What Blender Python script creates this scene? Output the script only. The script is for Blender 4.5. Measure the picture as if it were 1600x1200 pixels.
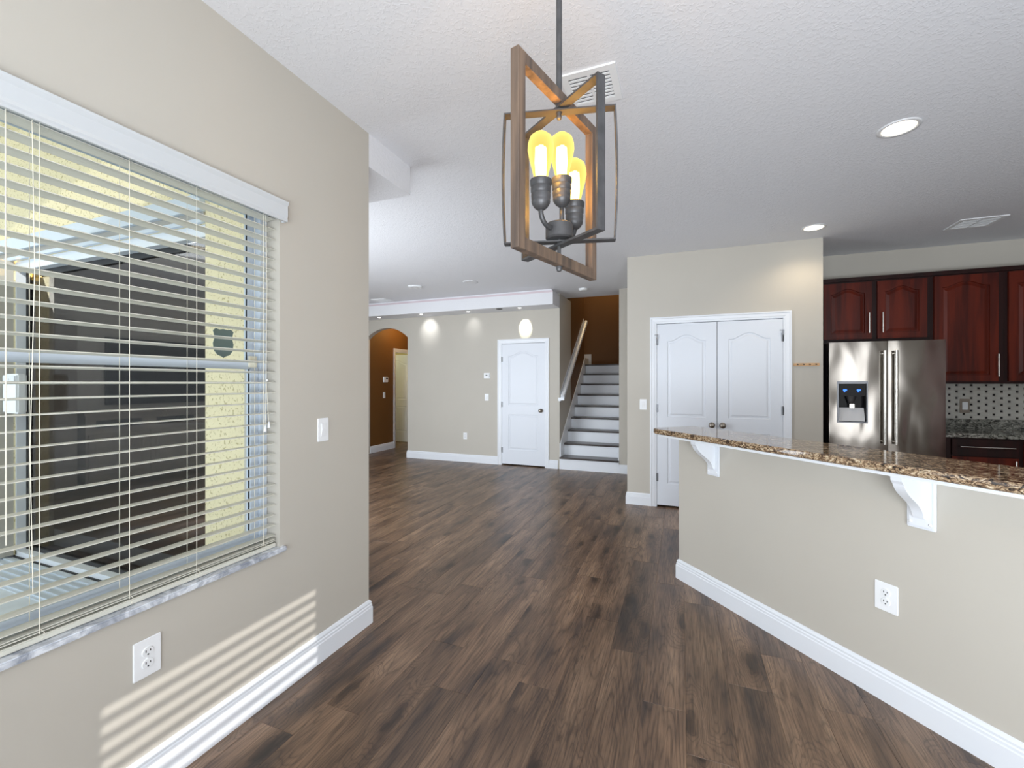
import bpy, bmesh, math, random
from mathutils import Vector, Matrix
random.seed(7)
D = bpy.data; S = bpy.context.scene; COL = S.collection
for o in list(D.objects): D.objects.remove(o)
PI = math.pi

# ------------------------------------------------------------------ camera, sky, sun, area lights, exposure
CH = 1.385; FPX = 676.0
TH = math.atan(264.5/FPX)
cam = D.cameras.new('camera'); cam.sensor_width = 36; cam.lens = 36*FPX/1600
cam.shift_y = (598-600)/1600.0
cam.clip_start = .02; cam.clip_end = 200
co = D.objects.new('camera', cam); COL.objects.link(co)
co.location = (0, 0, CH); co.rotation_euler = (PI/2, 0, TH); S.camera = co

W = D.worlds.new('sky'); S.world = W; W.use_nodes = True
bg = W.node_tree.nodes['Background']; bg.inputs[0].default_value = (.80, .90, 1.0, 1); bg.inputs[1].default_value = 2.3

def light(name, kind, loc, power, color=(1, 1, 1), **k):
    l = D.lights.new(name, kind); l.energy = power; l.color = color
    tgt = k.pop('target', None)
    for a, b in k.items(): setattr(l, a, b)
    o = D.objects.new(name, l); COL.objects.link(o); o.location = loc
    if tgt is not None:
        o.rotation_euler = (Vector(tgt)-Vector(loc)).to_track_quat('-Z', 'Y').to_euler()
    return o
# the low sun that comes in through the blinded window behind the camera
SUN_EL = math.radians(13)
sd = Vector((-1, .35, -math.tan(SUN_EL)*math.sqrt(1+.35**2)))
light('sun', 'SUN', (8, -8, 8), 2.3, (1, .97, .92), angle=math.radians(.16), target=Vector((8, -8, 8))+sd)
# area lamps added as daylight fill; no glazed doors behind dining and kitchen ones
light('dining_fill', 'AREA', (.2, -1.70, 1.25), 120, (.86, .93, 1), shape='RECTANGLE', size=2.6, size_y=2.1, target=(.2, 3, 2.1))
light('kitchen_fill', 'AREA', (3.55, -1.72, 1.2), 40, (.92, .96, 1), shape='RECTANGLE', size=1.1, size_y=2.1, target=(3.5, 3.0, 1.5))
light('daylight_living', 'AREA', (-3.9, 2.12, 1.3), 130, (.88, .94, 1), shape='RECTANGLE', size=2.2, size_y=2.1, target=(-3.7, 6, 2.2))
# unseen fill lamp added behind the viewpoint to brighten the ceiling
light('ceiling_fill', 'AREA', (.9, -1.0, .75), 100, (.84, .92, 1), shape='RECTANGLE', size=2.4, size_y=1.0, target=(1.5, .3, 2.8))
VS = S.view_settings
VS.view_transform = 'Standard'; VS.look = 'None'; VS.gamma = 1; VS.use_curve_mapping = False; VS.exposure = -0.07

# ------------------------------------------------------------------ materials
def srgb(r, g, b):
    f = lambda c: (c/255/12.92) if c/255 <= .04045 else ((c/255+.055)/1.055)**2.4
    return (f(r), f(g), f(b), 1)
class NT:
    def __init__(s, name):
        s.m = D.materials.new(name); s.m.use_nodes = True; s.t = s.m.node_tree
        s.b = s.t.nodes['Principled BSDF']
    def n(s, typ, **k):
        x = s.t.nodes.new(typ)
        for a, b in k.items():
            if a.startswith('i_'):
                key = a[2:]; key = int(key) if key.isdigit() else key.replace('_', ' ')
                x.inputs[key].default_value = b
            else: setattr(x, a, b)
        return x
    def l(s, a, b): s.t.links.new(a, b)
    def ramp(s, fac, stops):
        r = s.n('ShaderNodeValToRGB'); e = r.color_ramp.elements
        e[0].position = stops[0][0]; e[0].color = stops[0][1]
        e[1].position = stops[-1][0]; e[1].color = stops[-1][1]
        for p, c in stops[1:-1]:
            q = e.new(p); q.color = c
        s.l(fac, r.inputs[0]); return r.outputs[0]
    def bump(s, h, strength=.2, dist=.01):
        b = s.n('ShaderNodeBump', i_Strength=strength, i_Distance=dist); s.l(h, b.inputs['Height'])
        s.l(b.outputs[0], s.b.inputs['Normal'])
def mat(name, col, rough=.5, metal=0, spec=.5, noise=0, nscale=30, bump=0, bdist=.002, bscale=200, emit=None, estr=0, coat=0):
    N = NT(name); b = N.b
    b.inputs['Base Color'].default_value = col; b.inputs['Roughness'].default_value = rough
    b.inputs['Metallic'].default_value = metal; b.inputs['Specular IOR Level'].default_value = spec
    b.inputs['Coat Weight'].default_value = coat
    tc = N.n('ShaderNodeTexCoord')
    if noise:
        t = N.n('ShaderNodeTexNoise', i_Scale=nscale, i_Detail=4.0); N.l(tc.outputs['Object'], t.inputs['Vector'])
        lo = tuple(c*(1-noise) for c in col[:3])+(1,); hi = tuple(min(1, c*(1+noise)) for c in col[:3])+(1,)
        N.l(N.ramp(t.outputs[0], [(.3, lo), (.7, hi)]), b.inputs['Base Color'])
    if bump:
        t = N.n('ShaderNodeTexNoise', i_Scale=bscale, i_Detail=3.0); N.l(tc.outputs['Object'], t.inputs['Vector'])
        N.bump(t.outputs[0], bump, bdist)
    if emit: b.inputs['Emission Color'].default_value = emit; b.inputs['Emission Strength'].default_value = estr
    return N.m
M = {}
M['wall'] = mat('taupe_paint', srgb(196, 191, 181), .62, noise=.015, nscale=2, bump=.10, bdist=.001, bscale=150)
M['brown'] = mat('brown_paint', srgb(116, 80, 40), .6, noise=.02, nscale=2, bump=.08, bdist=.001, bscale=150)
M['trim'] = mat('white_trim_paint', srgb(236, 240, 246), .32)
M['door'] = mat('white_door_paint', srgb(228, 233, 241), .38)
M['white'] = mat('white_plastic', srgb(240, 242, 244), .3)
M['plate'] = mat('switch_plate', srgb(244, 246, 248), .28)
M['slot'] = mat('dark_slot', srgb(30, 30, 32), .6)
M['blind'] = mat('blind_ivory', srgb(214, 213, 202), .38)
M['valance'] = mat('valance_white', srgb(206, 210, 213), .35)
M['cord'] = mat('cord_ivory', srgb(232, 228, 212), .7)
M['alu'] = mat('window_frame', srgb(206, 216, 228), .35)
M['sticker'] = mat('shield_sticker', srgb(112, 130, 128), .5)
M['nickel'] = mat('satin_nickel', srgb(150, 142, 132), .28, metal=1)
M['handle'] = mat('brushed_handle', srgb(225, 222, 216), .25, metal=1)
M['hinge'] = mat('hinge_metal', srgb(130, 132, 136), .35, metal=1)
M['dark_metal'] = mat('aged_metal', srgb(78, 77, 78), .45, metal=.35, noise=.25, nscale=25)
M['black'] = mat('black_gloss', srgb(12, 12, 16), .3, spec=.2)
M['gasket'] = mat('black_rubber', srgb(18, 18, 20), .6)
M['concrete'] = mat('lanai_slab', srgb(214, 222, 232), .6, noise=.08, nscale=8)
M['grout'] = mat('grout', srgb(170, 166, 158), .8)
M['tile'] = mat('pale_tile', srgb(196, 194, 186), .3, noise=.1, nscale=9)
M['dot'] = mat('dark_dot_tile', srgb(30, 28, 30), .25)
M['tread'] = mat('stair_tread_wood', srgb(66, 58, 56), .3, noise=.3, nscale=6)
M['console'] = mat('grey_wood_console', srgb(150, 142, 130), .5, noise=.2, nscale=5)
M['hookwood'] = mat('light_wood', srgb(206, 164, 118), .5, noise=.15, nscale=30)
M['pink'] = mat('cove_strip', srgb(222, 208, 213), .5)
M['tub'] = mat('light_trim', srgb(225, 226, 228), .35)
M['lens'] = mat('lit_lens_warm', (1, .9, .7, 1), .4, emit=(1, .86, .62, 1), estr=9)
M['lenscool'] = mat('lit_lens_cool', (1, 1, 1, 1), .4, emit=(1, .97, .9, 1), estr=7)
M['led'] = mat('blue_display', (0, .02, .2, 1), .4, emit=(.05, .22, 1, 1), estr=2.2)
M['grille'] = mat('grille_shadow', srgb(58, 60, 64), .7)

def m_ceiling():
    N = NT('textured_ceiling'); b = N.b
    b.inputs['Base Color'].default_value = srgb(232, 233, 237); b.inputs['Roughness'].default_value = .75
    tc = N.n('ShaderNodeTexCoord')
    n1 = N.n('ShaderNodeTexNoise', i_Scale=50.0, i_Detail=3.0, i_Roughness=.55, i_Distortion=.8); N.l(tc.outputs['Object'], n1.inputs['Vector'])
    r = N.n('ShaderNodeMapRange', interpolation_type='SMOOTHSTEP', i_From_Min=.50, i_From_Max=.60); N.l(n1.outputs[0], r.inputs[0])
    n2 = N.n('ShaderNodeTexNoise', i_Scale=90.0, i_Detail=2.0); N.l(tc.outputs['Object'], n2.inputs['Vector'])
    a = N.n('ShaderNodeMath', operation='MULTIPLY_ADD'); a.inputs[1].default_value = .35
    N.l(n2.outputs[0], a.inputs[0]); N.l(r.outputs[0], a.inputs[2])
    N.bump(a.outputs[0], .30, .003); return N.m
M['ceiling'] = m_ceiling()

def m_plank(name, island):
    N = NT(name); b = N.b
    tc = N.n('ShaderNodeTexCoord')
    if island:
        g = N.n('ShaderNodeNewGeometry'); rnd = g.outputs['Random Per Island']
    else:
        g = N.n('ShaderNodeObjectInfo'); rnd = g.outputs['Random']
    m1 = N.n('ShaderNodeMath', operation='MULTIPLY'); m1.inputs[1].default_value = 53.0; N.l(rnd, m1.inputs[0])
    cx = N.n('ShaderNodeCombineXYZ'); N.l(m1.outputs[0], cx.inputs[0]); N.l(m1.outputs[0], cx.inputs[1]); N.l(m1.outputs[0], cx.inputs[2])
    va = N.n('ShaderNodeVectorMath', operation='ADD'); N.l(tc.outputs['Object'], va.inputs[0]); N.l(cx.outputs[0], va.inputs[1])
    mp = N.n('ShaderNodeMapping'); mp.inputs['Scale'].default_value = (9.5, .85, 1); N.l(va.outputs[0], mp.inputs[0])
    # knots: sparse stretched cells; growth rings run round them as contour lines
    nd = N.n('ShaderNodeTexNoise', i_Scale=9.0, i_Detail=2.0); N.l(va.outputs[0], nd.inputs['Vector'])
    mp4 = N.n('ShaderNodeMapping'); mp4.inputs['Scale'].default_value = (3.1, 1.0, .01); N.l(va.outputs[0], mp4.inputs[0])
    sc_ = N.n('ShaderNodeVectorMath', operation='SCALE'); sc_.inputs['Scale'].default_value = .16; N.l(nd.outputs['Color'], sc_.inputs[0])
    ad_ = N.n('ShaderNodeVectorMath', operation='ADD'); N.l(mp4.outputs[0], ad_.inputs[0]); N.l(sc_.outputs[0], ad_.inputs[1])
    vo = N.n('ShaderNodeTexVoronoi', voronoi_dimensions='2D', i_Scale=1.0); N.l(ad_.outputs[0], vo.inputs['Vector'])
    fo = N.n('ShaderNodeMapRange', interpolation_type='SMOOTHSTEP', i_From_Min=0.0, i_From_Max=.34, i_To_Min=.42, i_To_Max=0.0); N.l(vo.outputs['Distance'], fo.inputs[0])
    n1 = N.n('ShaderNodeTexNoise', i_Scale=1.0, i_Detail=2.0, i_Roughness=.4, i_Distortion=.3); N.l(mp.outputs[0], n1.inputs['Vector'])
    sm = N.n('ShaderNodeMath', operation='ADD'); N.l(n1.outputs[0], sm.inputs[0]); N.l(fo.outputs[0], sm.inputs[1])
    k = N.n('ShaderNodeMath', operation='MULTIPLY'); k.inputs[1].default_value = 16.0; N.l(sm.outputs[0], k.inputs[0])
    pp = N.n('ShaderNodeMath', operation='PINGPONG'); pp.inputs[1].default_value = .5; N.l(k.outputs[0], pp.inputs[0])
    # fine pores
    mp2 = N.n('ShaderNodeMapping'); mp2.inputs['Scale'].default_value = (170, 7, 1); N.l(va.outputs[0], mp2.inputs[0])
    n2 = N.n('ShaderNodeTexNoise', i_Scale=1.0, i_Detail=4.0, i_Roughness=.65); N.l(mp2.outputs[0], n2.inputs['Vector'])
    # broad blotches
    mp3 = N.n('ShaderNodeMapping'); mp3.inputs['Scale'].default_value = (9, 1.6, 1); N.l(va.outputs[0], mp3.inputs[0])
    n3 = N.n('ShaderNodeTexNoise', i_Scale=1.0, i_Detail=3.0); N.l(mp3.outputs[0], n3.inputs['Vector'])
    base = N.ramp(n3.outputs[0], [(.27, srgb(62, 50, 45)), (.40, srgb(106, 83, 66)), (.55, srgb(132, 105, 83)), (.74, srgb(160, 131, 106))])
    g1 = N.ramp(pp.outputs[0], [(.0, (.28, .25, .23, 1)), (.14, (.85, .85, .85, 1)), (.5, (1.08, 1.07, 1.06, 1))])
    mx = N.n('ShaderNodeMix', data_type='RGBA', blend_type='MULTIPLY'); mx.inputs[0].default_value = .6
    N.l(base, mx.inputs[6]); N.l(g1, mx.inputs[7])
    g2 = N.ramp(n2.outputs[0], [(.34, (.42, .40, .38, 1)), (.52, (1, 1, 1, 1)), (.7, (1.35, 1.33, 1.3, 1))])
    mx2 = N.n('ShaderNodeMix', data_type='RGBA', blend_type='MULTIPLY'); mx2.inputs[0].default_value = .8
    N.l(mx.outputs[2], mx2.inputs[6]); N.l(g2, mx2.inputs[7])
    kn = N.ramp(vo.outputs['Distance'], [(.0, (.03, .02, .02, 1)), (.05, (.14, .10, .08, 1)), (.11, (.8, .77, .75, 1)), (.2, (1, 1, 1, 1))])
    mx3 = N.n('ShaderNodeMix', data_type='RGBA', blend_type='MULTIPLY'); mx3.inputs[0].default_value = .8
    N.l(mx2.outputs[2], mx3.inputs[6]); N.l(kn, mx3.inputs[7])
    vr = N.n('ShaderNodeMapRange', i_From_Min=0.0, i_From_Max=1.0, i_To_Min=.72, i_To_Max=1.0); N.l(rnd, vr.inputs[0])
    hs = N.n('ShaderNodeHueSaturation'); N.l(vr.outputs[0], hs.inputs['Value']); N.l(mx3.outputs[2], hs.inputs['Color'])
    N.l(hs.outputs[0], b.inputs['Base Color'])
    b.inputs['Roughness'].default_value = .36; b.inputs['Specular IOR Level'].default_value = .7
    N.bump(n2.outputs[0], .25, .0012)
    return N.m
M['plank'] = m_plank('floor_wood', False); M['plank_far'] = m_plank('floor_wood_joined', True)

def m_granite(name, cols, sc=1.0):
    N = NT(name); b = N.b; tc = N.n('ShaderNodeTexCoord')
    mp = N.n('ShaderNodeMapping'); mp.inputs['Scale'].default_value = (1, 1, 1.6); N.l(tc.outputs['Object'], mp.inputs[0])
    n0 = N.n('ShaderNodeTexNoise', i_Scale=30.0*sc, i_Detail=5.0, i_Roughness=.7, i_Distortion=1.6); N.l(mp.outputs[0], n0.inputs['Vector'])
    c = N.ramp(n0.outputs[0], [(.36, cols[0]), (.44, cols[1]), (.50, cols[2]), (.58, cols[3]), (.68, cols[4])])
    vo = N.n('ShaderNodeTexNoise', i_Scale=75.0*sc, i_Detail=2.0, i_Distortion=1.0); N.l(mp.outputs[0], vo.inputs['Vector'])
    sp = N.ramp(vo.outputs[0], [(.34, (.12, .11, .1, 1)), (.42, (1, 1, 1, 1))])
    mx = N.n('ShaderNodeMix', data_type='RGBA', blend_type='MULTIPLY'); mx.inputs[0].default_value = .85
    N.l(c, mx.inputs[6]); N.l(sp, mx.inputs[7]); N.l(mx.outputs[2], b.inputs['Base Color'])
    b.inputs['Roughness'].default_value = .07; b.inputs['Specular IOR Level'].default_value = .7; return N.m
M['granite'] = m_granite('bar_granite', [srgb(22, 20, 20), srgb(92, 72, 56), srgb(150, 122, 94), srgb(196, 174, 142), srgb(232, 222, 200)], 1.3)
M['granite2'] = m_granite('kitchen_granite', [srgb(30, 30, 30), srgb(84, 84, 78), srgb(130, 130, 122), srgb(165, 164, 155), srgb(200, 198, 188)], .8)

def m_marble():
    N = NT('sill_marble'); b = N.b; tc = N.n('ShaderNodeTexCoord')
    n0 = N.n('ShaderNodeTexNoise', i_Scale=9.0, i_Detail=6.0, i_Roughness=.6, i_Distortion=2.2); N.l(tc.outputs['Object'], n0.inputs['Vector'])
    N.l(N.ramp(n0.outputs[0], [(.35, srgb(150, 156, 168)), (.48, srgb(196, 201, 210)), (.6, srgb(234, 238, 244))]), b.inputs['Base Color'])
    b.inputs['Roughness'].default_value = .15; return N.m
M['marble'] = m_marble()

def m_stucco():
    N = NT('yellow_stucco'); b = N.b; tc = N.n('ShaderNodeTexCoord')
    n0 = N.n('ShaderNodeTexNoise', i_Scale=55.0, i_Detail=3.0, i_Distortion=.8); N.l(tc.outputs['Object'], n0.inputs['Vector'])
    r = N.n('ShaderNodeMapRange', interpolation_type='SMOOTHSTEP', i_From_Min=.36, i_From_Max=.42); N.l(n0.outputs[0], r.inputs[0])
    N.l(N.ramp(r.outputs[0], [(0, srgb(200, 186, 140)), (1, srgb(240, 228, 190))]), b.inputs['Base Color'])
    b.inputs['Roughness'].default_value = .8; N.bump(r.outputs[0], .5, .006); return N.m
M['stucco'] = m_stucco()

def m_wood(name, c0, c1, scale, rough, axis='z', coat=0):
    N = NT(name); b = N.b; tc = N.n('ShaderNodeTexCoord')
    mp = N.n('ShaderNodeMapping'); s = {'x': (1, 12, 12), 'y': (12, 1, 12), 'z': (12, 12, 1)}[axis]
    mp.inputs['Scale'].default_value = tuple(v*scale for v in s); N.l(tc.outputs['Object'], mp.inputs[0])
    n0 = N.n('ShaderNodeTexNoise', i_Scale=1.0, i_Detail=4.0, i_Distortion=.6); N.l(mp.outputs[0], n0.inputs['Vector'])
    N.l(N.ramp(n0.outputs[0], [(.3, c0), (.7, c1)]), b.inputs['Base Color'])
    b.inputs['Roughness'].default_value = rough; b.inputs['Specular IOR Level'].default_value = .25; b.inputs['Coat Weight'].default_value = coat; b.inputs['Coat Roughness'].default_value = .15
    return N.m
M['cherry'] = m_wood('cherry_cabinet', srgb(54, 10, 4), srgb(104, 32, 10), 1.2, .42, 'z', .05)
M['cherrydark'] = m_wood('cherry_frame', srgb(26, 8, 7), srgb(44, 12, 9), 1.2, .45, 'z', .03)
M['lantern'] = m_wood('lantern_wood', srgb(76, 66, 60), srgb(124, 103, 86), 3.5, .55, 'z')

def m_steel():
    N = NT('stainless_steel'); b = N.b; tc = N.n('ShaderNodeTexCoord')
    b.inputs['Base Color'].default_value = srgb(142, 137, 131); b.inputs['Metallic'].default_value = 1; b.inputs['Roughness'].default_value = .13
    mp = N.n('ShaderNodeMapping'); mp.inputs['Scale'].default_value = (4.2, 4.2, 1.8); N.l(tc.outputs['Object'], mp.inputs[0])
    n0 = N.n('ShaderNodeTexNoise', i_Scale=1.0, i_Detail=1.0, i_Distortion=.4); N.l(mp.outputs[0], n0.inputs['Vector'])
    N.bump(n0.outputs[0], .26, .03); return N.m
M['steel'] = m_steel()

def m_glass(name, tint=(1, 1, 1, 1), refl=.09):
    N = NT(name); t = N.t; N.t.nodes.remove(N.b)
    out = [n for n in t.nodes if n.type == 'OUTPUT_MATERIAL'][0]
    tr = N.n('ShaderNodeBsdfTransparent'); tr.inputs[0].default_value = tint
    gl = N.n('ShaderNodeBsdfGlossy'); gl.inputs['Roughness'].default_value = .02
    fr = N.n('ShaderNodeFresnel', i_IOR=1.45)
    mx = N.n('ShaderNodeMixShader'); mu = N.n('ShaderNodeMath', operation='MULTIPLY'); mu.inputs[1].default_value = refl*10
    N.l(fr.outputs[0], mu.inputs[0]); N.l(mu.outputs[0], mx.inputs[0])
    N.l(tr.outputs[0], mx.inputs[1]); N.l(gl.outputs[0], mx.inputs[2]); N.l(mx.outputs[0], out.inputs[0]); return N.m
M['glass'] = m_glass('window_glass', (.97, .98, .98, 1), .04)
M['tinted'] = m_glass('tinted_door_glass', (.52, .51, .50, 1), .007)
def m_bulb():
    N = NT('amber_bulb_glass'); t = N.t; N.t.nodes.remove(N.b)
    out = [n for n in t.nodes if n.type == 'OUTPUT_MATERIAL'][0]
    tr = N.n('ShaderNodeBsdfTransparent'); tr.inputs[0].default_value = (1, .82, .34, 1)
    em = N.n('ShaderNodeEmission'); em.inputs[0].default_value = (1, .82, .25, 1); em.inputs[1].default_value = 1.7
    lw = N.n('ShaderNodeLayerWeight', i_Blend=.45)
    mr = N.n('ShaderNodeMapRange', i_To_Min=.28, i_To_Max=.8); N.l(lw.outputs['Facing'], mr.inputs[0])
    mx = N.n('ShaderNodeMixShader'); N.l(mr.outputs[0], mx.inputs[0]); N.l(tr.outputs[0], mx.inputs[1]); N.l(em.outputs[0], mx.inputs[2])
    N.l(mx.outputs[0], out.inputs[0]); return N.m
M['bulb'] = m_bulb()
M['filament'] = mat('glowing_filament', (1, .8, .4, 1), .5, emit=(1, .80, .42, 1), estr=14)

# ------------------------------------------------------------------ mesh helpers
def BM(): return bmesh.new()
def box(bm, x0, x1, y0, y1, z0, z1, bevel=0):
    x0, x1 = min(x0, x1), max(x0, x1); y0, y1 = min(y0, y1), max(y0, y1); z0, z1 = min(z0, z1), max(z0, z1)
    r = bmesh.ops.create_cube(bm, size=1, matrix=Matrix.Translation(((x0+x1)/2, (y0+y1)/2, (z0+z1)/2)) @ Matrix.Diagonal((x1-x0, y1-y0, z1-z0, 1)))
    if bevel:
        es = list({e for v in r['verts'] for e in v.link_edges})
        bmesh.ops.bevel(bm, geom=es, offset=bevel, segments=2, affect='EDGES')
    return bm
def prism(bm, pts, f0, f1):
    """closed outline pts (list of 2d) lifted by f0(p) and f1(p) to 3d, joined by side faces"""
    a = [bm.verts.new(f0(p)) for p in pts]; b = [bm.verts.new(f1(p)) for p in pts]
    n = len(pts)
    bm.faces.new(a); bm.faces.new(b[::-1])
    for i in range(n): bm.faces.new((a[i], b[i], b[(i+1) % n], a[(i+1) % n]))
    bmesh.ops.recalc_face_normals(bm, faces=bm.faces[:]); return bm
def tube(bm, path, r, seg=10, cap=True):
    path = [Vector(p) for p in path]; rings = []
    rr = r if isinstance(r, (list, tuple)) else [r]*len(path)
    up = None
    for i, p in enumerate(path):
        t = (path[min(i+1, len(path)-1)]-path[max(i-1, 0)]).normalized()
        if up is None:
            up = Vector((0, 0, 1)) if abs(t.z) < .9 else Vector((1, 0, 0))
        a = t.cross(up).normalized(); b = a.cross(t).normalized(); up = b
        rings.append([bm.verts.new(p+rr[i]*(math.cos(2*PI*k/seg)*a+math.sin(2*PI*k/seg)*b)) for k in range(seg)])
    for i in range(len(rings)-1):
        for k in range(seg):
            bm.faces.new((rings[i][k], rings[i][(k+1) % seg], rings[i+1][(k+1) % seg], rings[i+1][k]))
    if cap: bm.faces.new(rings[0][::-1]); bm.faces.new(rings[-1])
    bmesh.ops.recalc_face_normals(bm, faces=bm.faces[:]); return bm
def lathe(bm, prof, c=(0, 0, 0), seg=24, mtx=None):
    """profile of (radius, z) turned about z through c"""
    rings = []; vs = []
    for r, z in prof:
        if r < 1e-5: ring = [bm.verts.new((c[0], c[1], c[2]+z))]
        else: ring = [bm.verts.new((c[0]+r*math.cos(2*PI*k/seg), c[1]+r*math.sin(2*PI*k/seg), c[2]+z)) for k in range(seg)]
        rings.append(ring); vs += ring
    for a, b in zip(rings, rings[1:]):
        if len(a) == 1 and len(b) == 1: continue
        for k in range(seg):
            k2 = (k+1) % seg
            if len(a) == 1: bm.faces.new((a[0], b[k2], b[k]))
            elif len(b) == 1: bm.faces.new((a[k], a[k2], b[0]))
            else: bm.faces.new((a[k], a[k2], b[k2], b[k]))
    if mtx is not None: bmesh.ops.transform(bm, matrix=mtx, verts=vs)
    bmesh.ops.recalc_face_normals(bm, faces=bm.faces[:]); return bm
def sweep(bm, prof, path):
    """profile (d, z) swept along a 2d path, d to the RIGHT of travel, mitred"""
    path = [Vector(p) for p in path]; rings = []
    for i, p in enumerate(path):
        ds = []
        if i > 0: ds.append((path[i]-path[i-1]).normalized())
        if i < len(path)-1: ds.append((path[i+1]-path[i]).normalized())
        ns = [Vector((d.y, -d.x)) for d in ds]
        n = ns[0] if len(ns) == 1 else (ns[0]+ns[1])/(1+ns[0].dot(ns[1]))
        rings.append([bm.verts.new((p.x+n.x*d, p.y+n.y*d, z)) for d, z in prof])
    for a, b in zip(rings, rings[1:]):
        for k in range(len(prof)-1): bm.faces.new((a[k], a[k+1], b[k+1], b[k]))
        bm.faces.new((a[-1], a[0], b[0], b[-1]))
    bm.faces.new(rings[0]); bm.faces.new(rings[-1][::-1])
    bmesh.ops.recalc_face_normals(bm, faces=bm.faces[:]); return bm
def build(name, bm, m, parent=None, world=False, smooth=False):
    me = D.meshes.new(name)
    if parent is not None and world:
        bpy_m = Matrix.Translation(parent.location) @ parent.rotation_euler.to_matrix().to_4x4() if parent.parent is None else root_m(parent)
        bmesh.ops.transform(bm, matrix=bpy_m.inverted(), verts=bm.verts[:])
    bm.to_mesh(me); bm.free(); me.materials.append(m)
    if smooth:
        for p in me.polygons: p.use_smooth = True
    o = D.objects.new(name, me); COL.objects.link(o)
    if parent is not None: o.parent = parent
    return o
def root_m(o):
    m = Matrix.Identity(4)
    while o is not None:
        m = (Matrix.Translation(o.location) @ o.rotation_euler.to_matrix().to_4x4()) @ m; o = o.parent
    return m
def autosmooth(o, deg=35):
    me = o.data
    for p in me.polygons: p.use_smooth = True
    me.set_sharp_from_angle(angle=math.radians(deg)); return o
def tag(o, label, cat, group=None, kind=None):
    o['label'] = label; o['category'] = cat
    if group: o['group'] = group
    if kind: o['kind'] = kind
    return o
def thing(name, label, cat, loc, rz=0, group=None, kind=None):
    o = D.objects.new(name, None); COL.objects.link(o); o.location = loc; o.rotation_euler = (0, 0, rz)
    o.empty_display_size = .05
    return tag(o, label, cat, group, kind)
def struct(name, bm, m, label, cat, smooth=False):
    o = build(name, bm, m, smooth=smooth); return tag(o, label, cat, kind='structure')

CZ = 2.82      # ceiling height
XL = -1.676    # inner face of the window wall
YB = 6.75      # far wall of the living room
YP = 5.10      # pantry front
YK = 5.87      # kitchen wall

# ------------------------------------------------------------------ room shell
bm = BM()
for y0, y1, z0, z1 in ((-1.95, -.1, 0, CZ), (1.426, 2.02, 0, CZ), (-.1, 1.426, 0, .628), (-.1, 1.426, 2.19, CZ)):
    box(bm, -1.90, XL, y0, y1, z0, z1)
struct('wall_left', bm, M['wall'], 'taupe painted wall with the blinded window at left', 'wall')
bm = BM(); box(bm, -8, XL, 2.02, 2.43, 2.63, CZ)
struct('ceiling_beam', bm, M['ceiling'], 'white dropped beam past the end of the window wall', 'beam')

# patio side wall of the living room: yellow stucco outside
bm = BM()
for x0, x1, z0, z1 in ((-2.71, -1.90, 0, 3.4), (-7.75, -5.0, 0, 3.4), (-5.0, -2.71, 2.36, 3.4)):
    box(bm, x0, x1, 1.78, 1.99, z0, z1)
struct('wall_patio', bm, M['stucco'], 'pale yellow stucco wall seen through the window', 'wall')
bm = BM()
for x0, x1, z0, z1 in ((-2.71, -1.90, 0, CZ), (-7.75, -5.0, 0, CZ), (-5.0, -2.71, 2.36, CZ)):
    box(bm, x0, x1, 1.99, 2.02, z0, z1)
struct('wall_near', bm, M['wall'], 'living room side of the patio wall', 'wall')
bm = BM(); box(bm, -7.75, -7.6, 2.02, 10.4, 0, CZ)
struct('wall_media', bm, M['wall'], 'taupe wall with the television, seen through the patio glass', 'wall')
bm = BM(); box(bm, -1.9, 5.0, -1.95, -1.80, 0, CZ)
struct('wall_behind', bm, M['wall'], 'taupe wall behind the viewpoint', 'wall')
bm = BM(); box(bm, 5.0, 5.15, -1.95, 6.1, 0, 1.60); box(bm, 5.0, 5.15, -1.95, 6.1, 2.045, CZ); box(bm, 5.0, 5.15, -1.95, -1.61, 1.60, 2.045); box(bm, 5.0, 5.15, -.707, 6.1, 1.60, 2.045)
struct('wall_right', bm, M['wall'], 'taupe wall at the right end of the kitchen with a blinded high window', 'wall')

# far wall with arch, closet door and stair openings cut to the floor
pts = [(-7.6, 0), (-5.67, 0), (-5.67, 2.226)]
for i in range(1, 16):
    t = i/16; x = -5.67+.957*t
    R = (.4785**2+.19**2)/(2*.19)
    pts.append((x, 2.226-(R-.19)+math.sqrt(R*R-(x+5.1915)**2)))
pts += [(-4.713, 2.226), (-4.713, 0), (-2.835, 0), (-2.835, 2.05), (-2.06, 2.05), (-2.06, 0), (-1.82, 0), (-1.82, CZ), (-7.6, CZ)]
bm = BM(); prism(bm, pts, lambda p: (p[0], YB, p[1]), lambda p: (p[0], YB+.12, p[1]))
struct('wall_back', bm, M['wall'], 'taupe far wall with the arched opening and closet door', 'wall')
bm = BM(); box(bm, -.885, -.46, YB, YB+.12, 0, CZ)
struct('wall_stair_right', bm, M['wall'], 'narrow taupe wall strip right of the staircase', 'wall')
# pantry walls
pts = [(-.577, 0), (-.262, 0), (-.262, 2.05), (.972, 2.05), (.972, 0), (1.304, 0), (1.304, CZ), (-.577, CZ)]
bm = BM(); prism(bm, pts, lambda p: (p[0], YP, p[1]), lambda p: (p[0], YP+.12, p[1]))
box(bm, -.577, -.46, YP+.12, YB, 0, CZ); box(bm, 1.184, 1.304, YP+.12, YK, 0, CZ)
struct('wall_pantry', bm, M['wall'], 'taupe wall around the white double pantry doors', 'wall')
bm = BM(); box(bm, 1.184, 5.15, YK, YK+.12, 0, CZ)
struct('wall_kitchen', bm, M['wall'], 'taupe kitchen wall above the cherry cabinets', 'wall')
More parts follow.
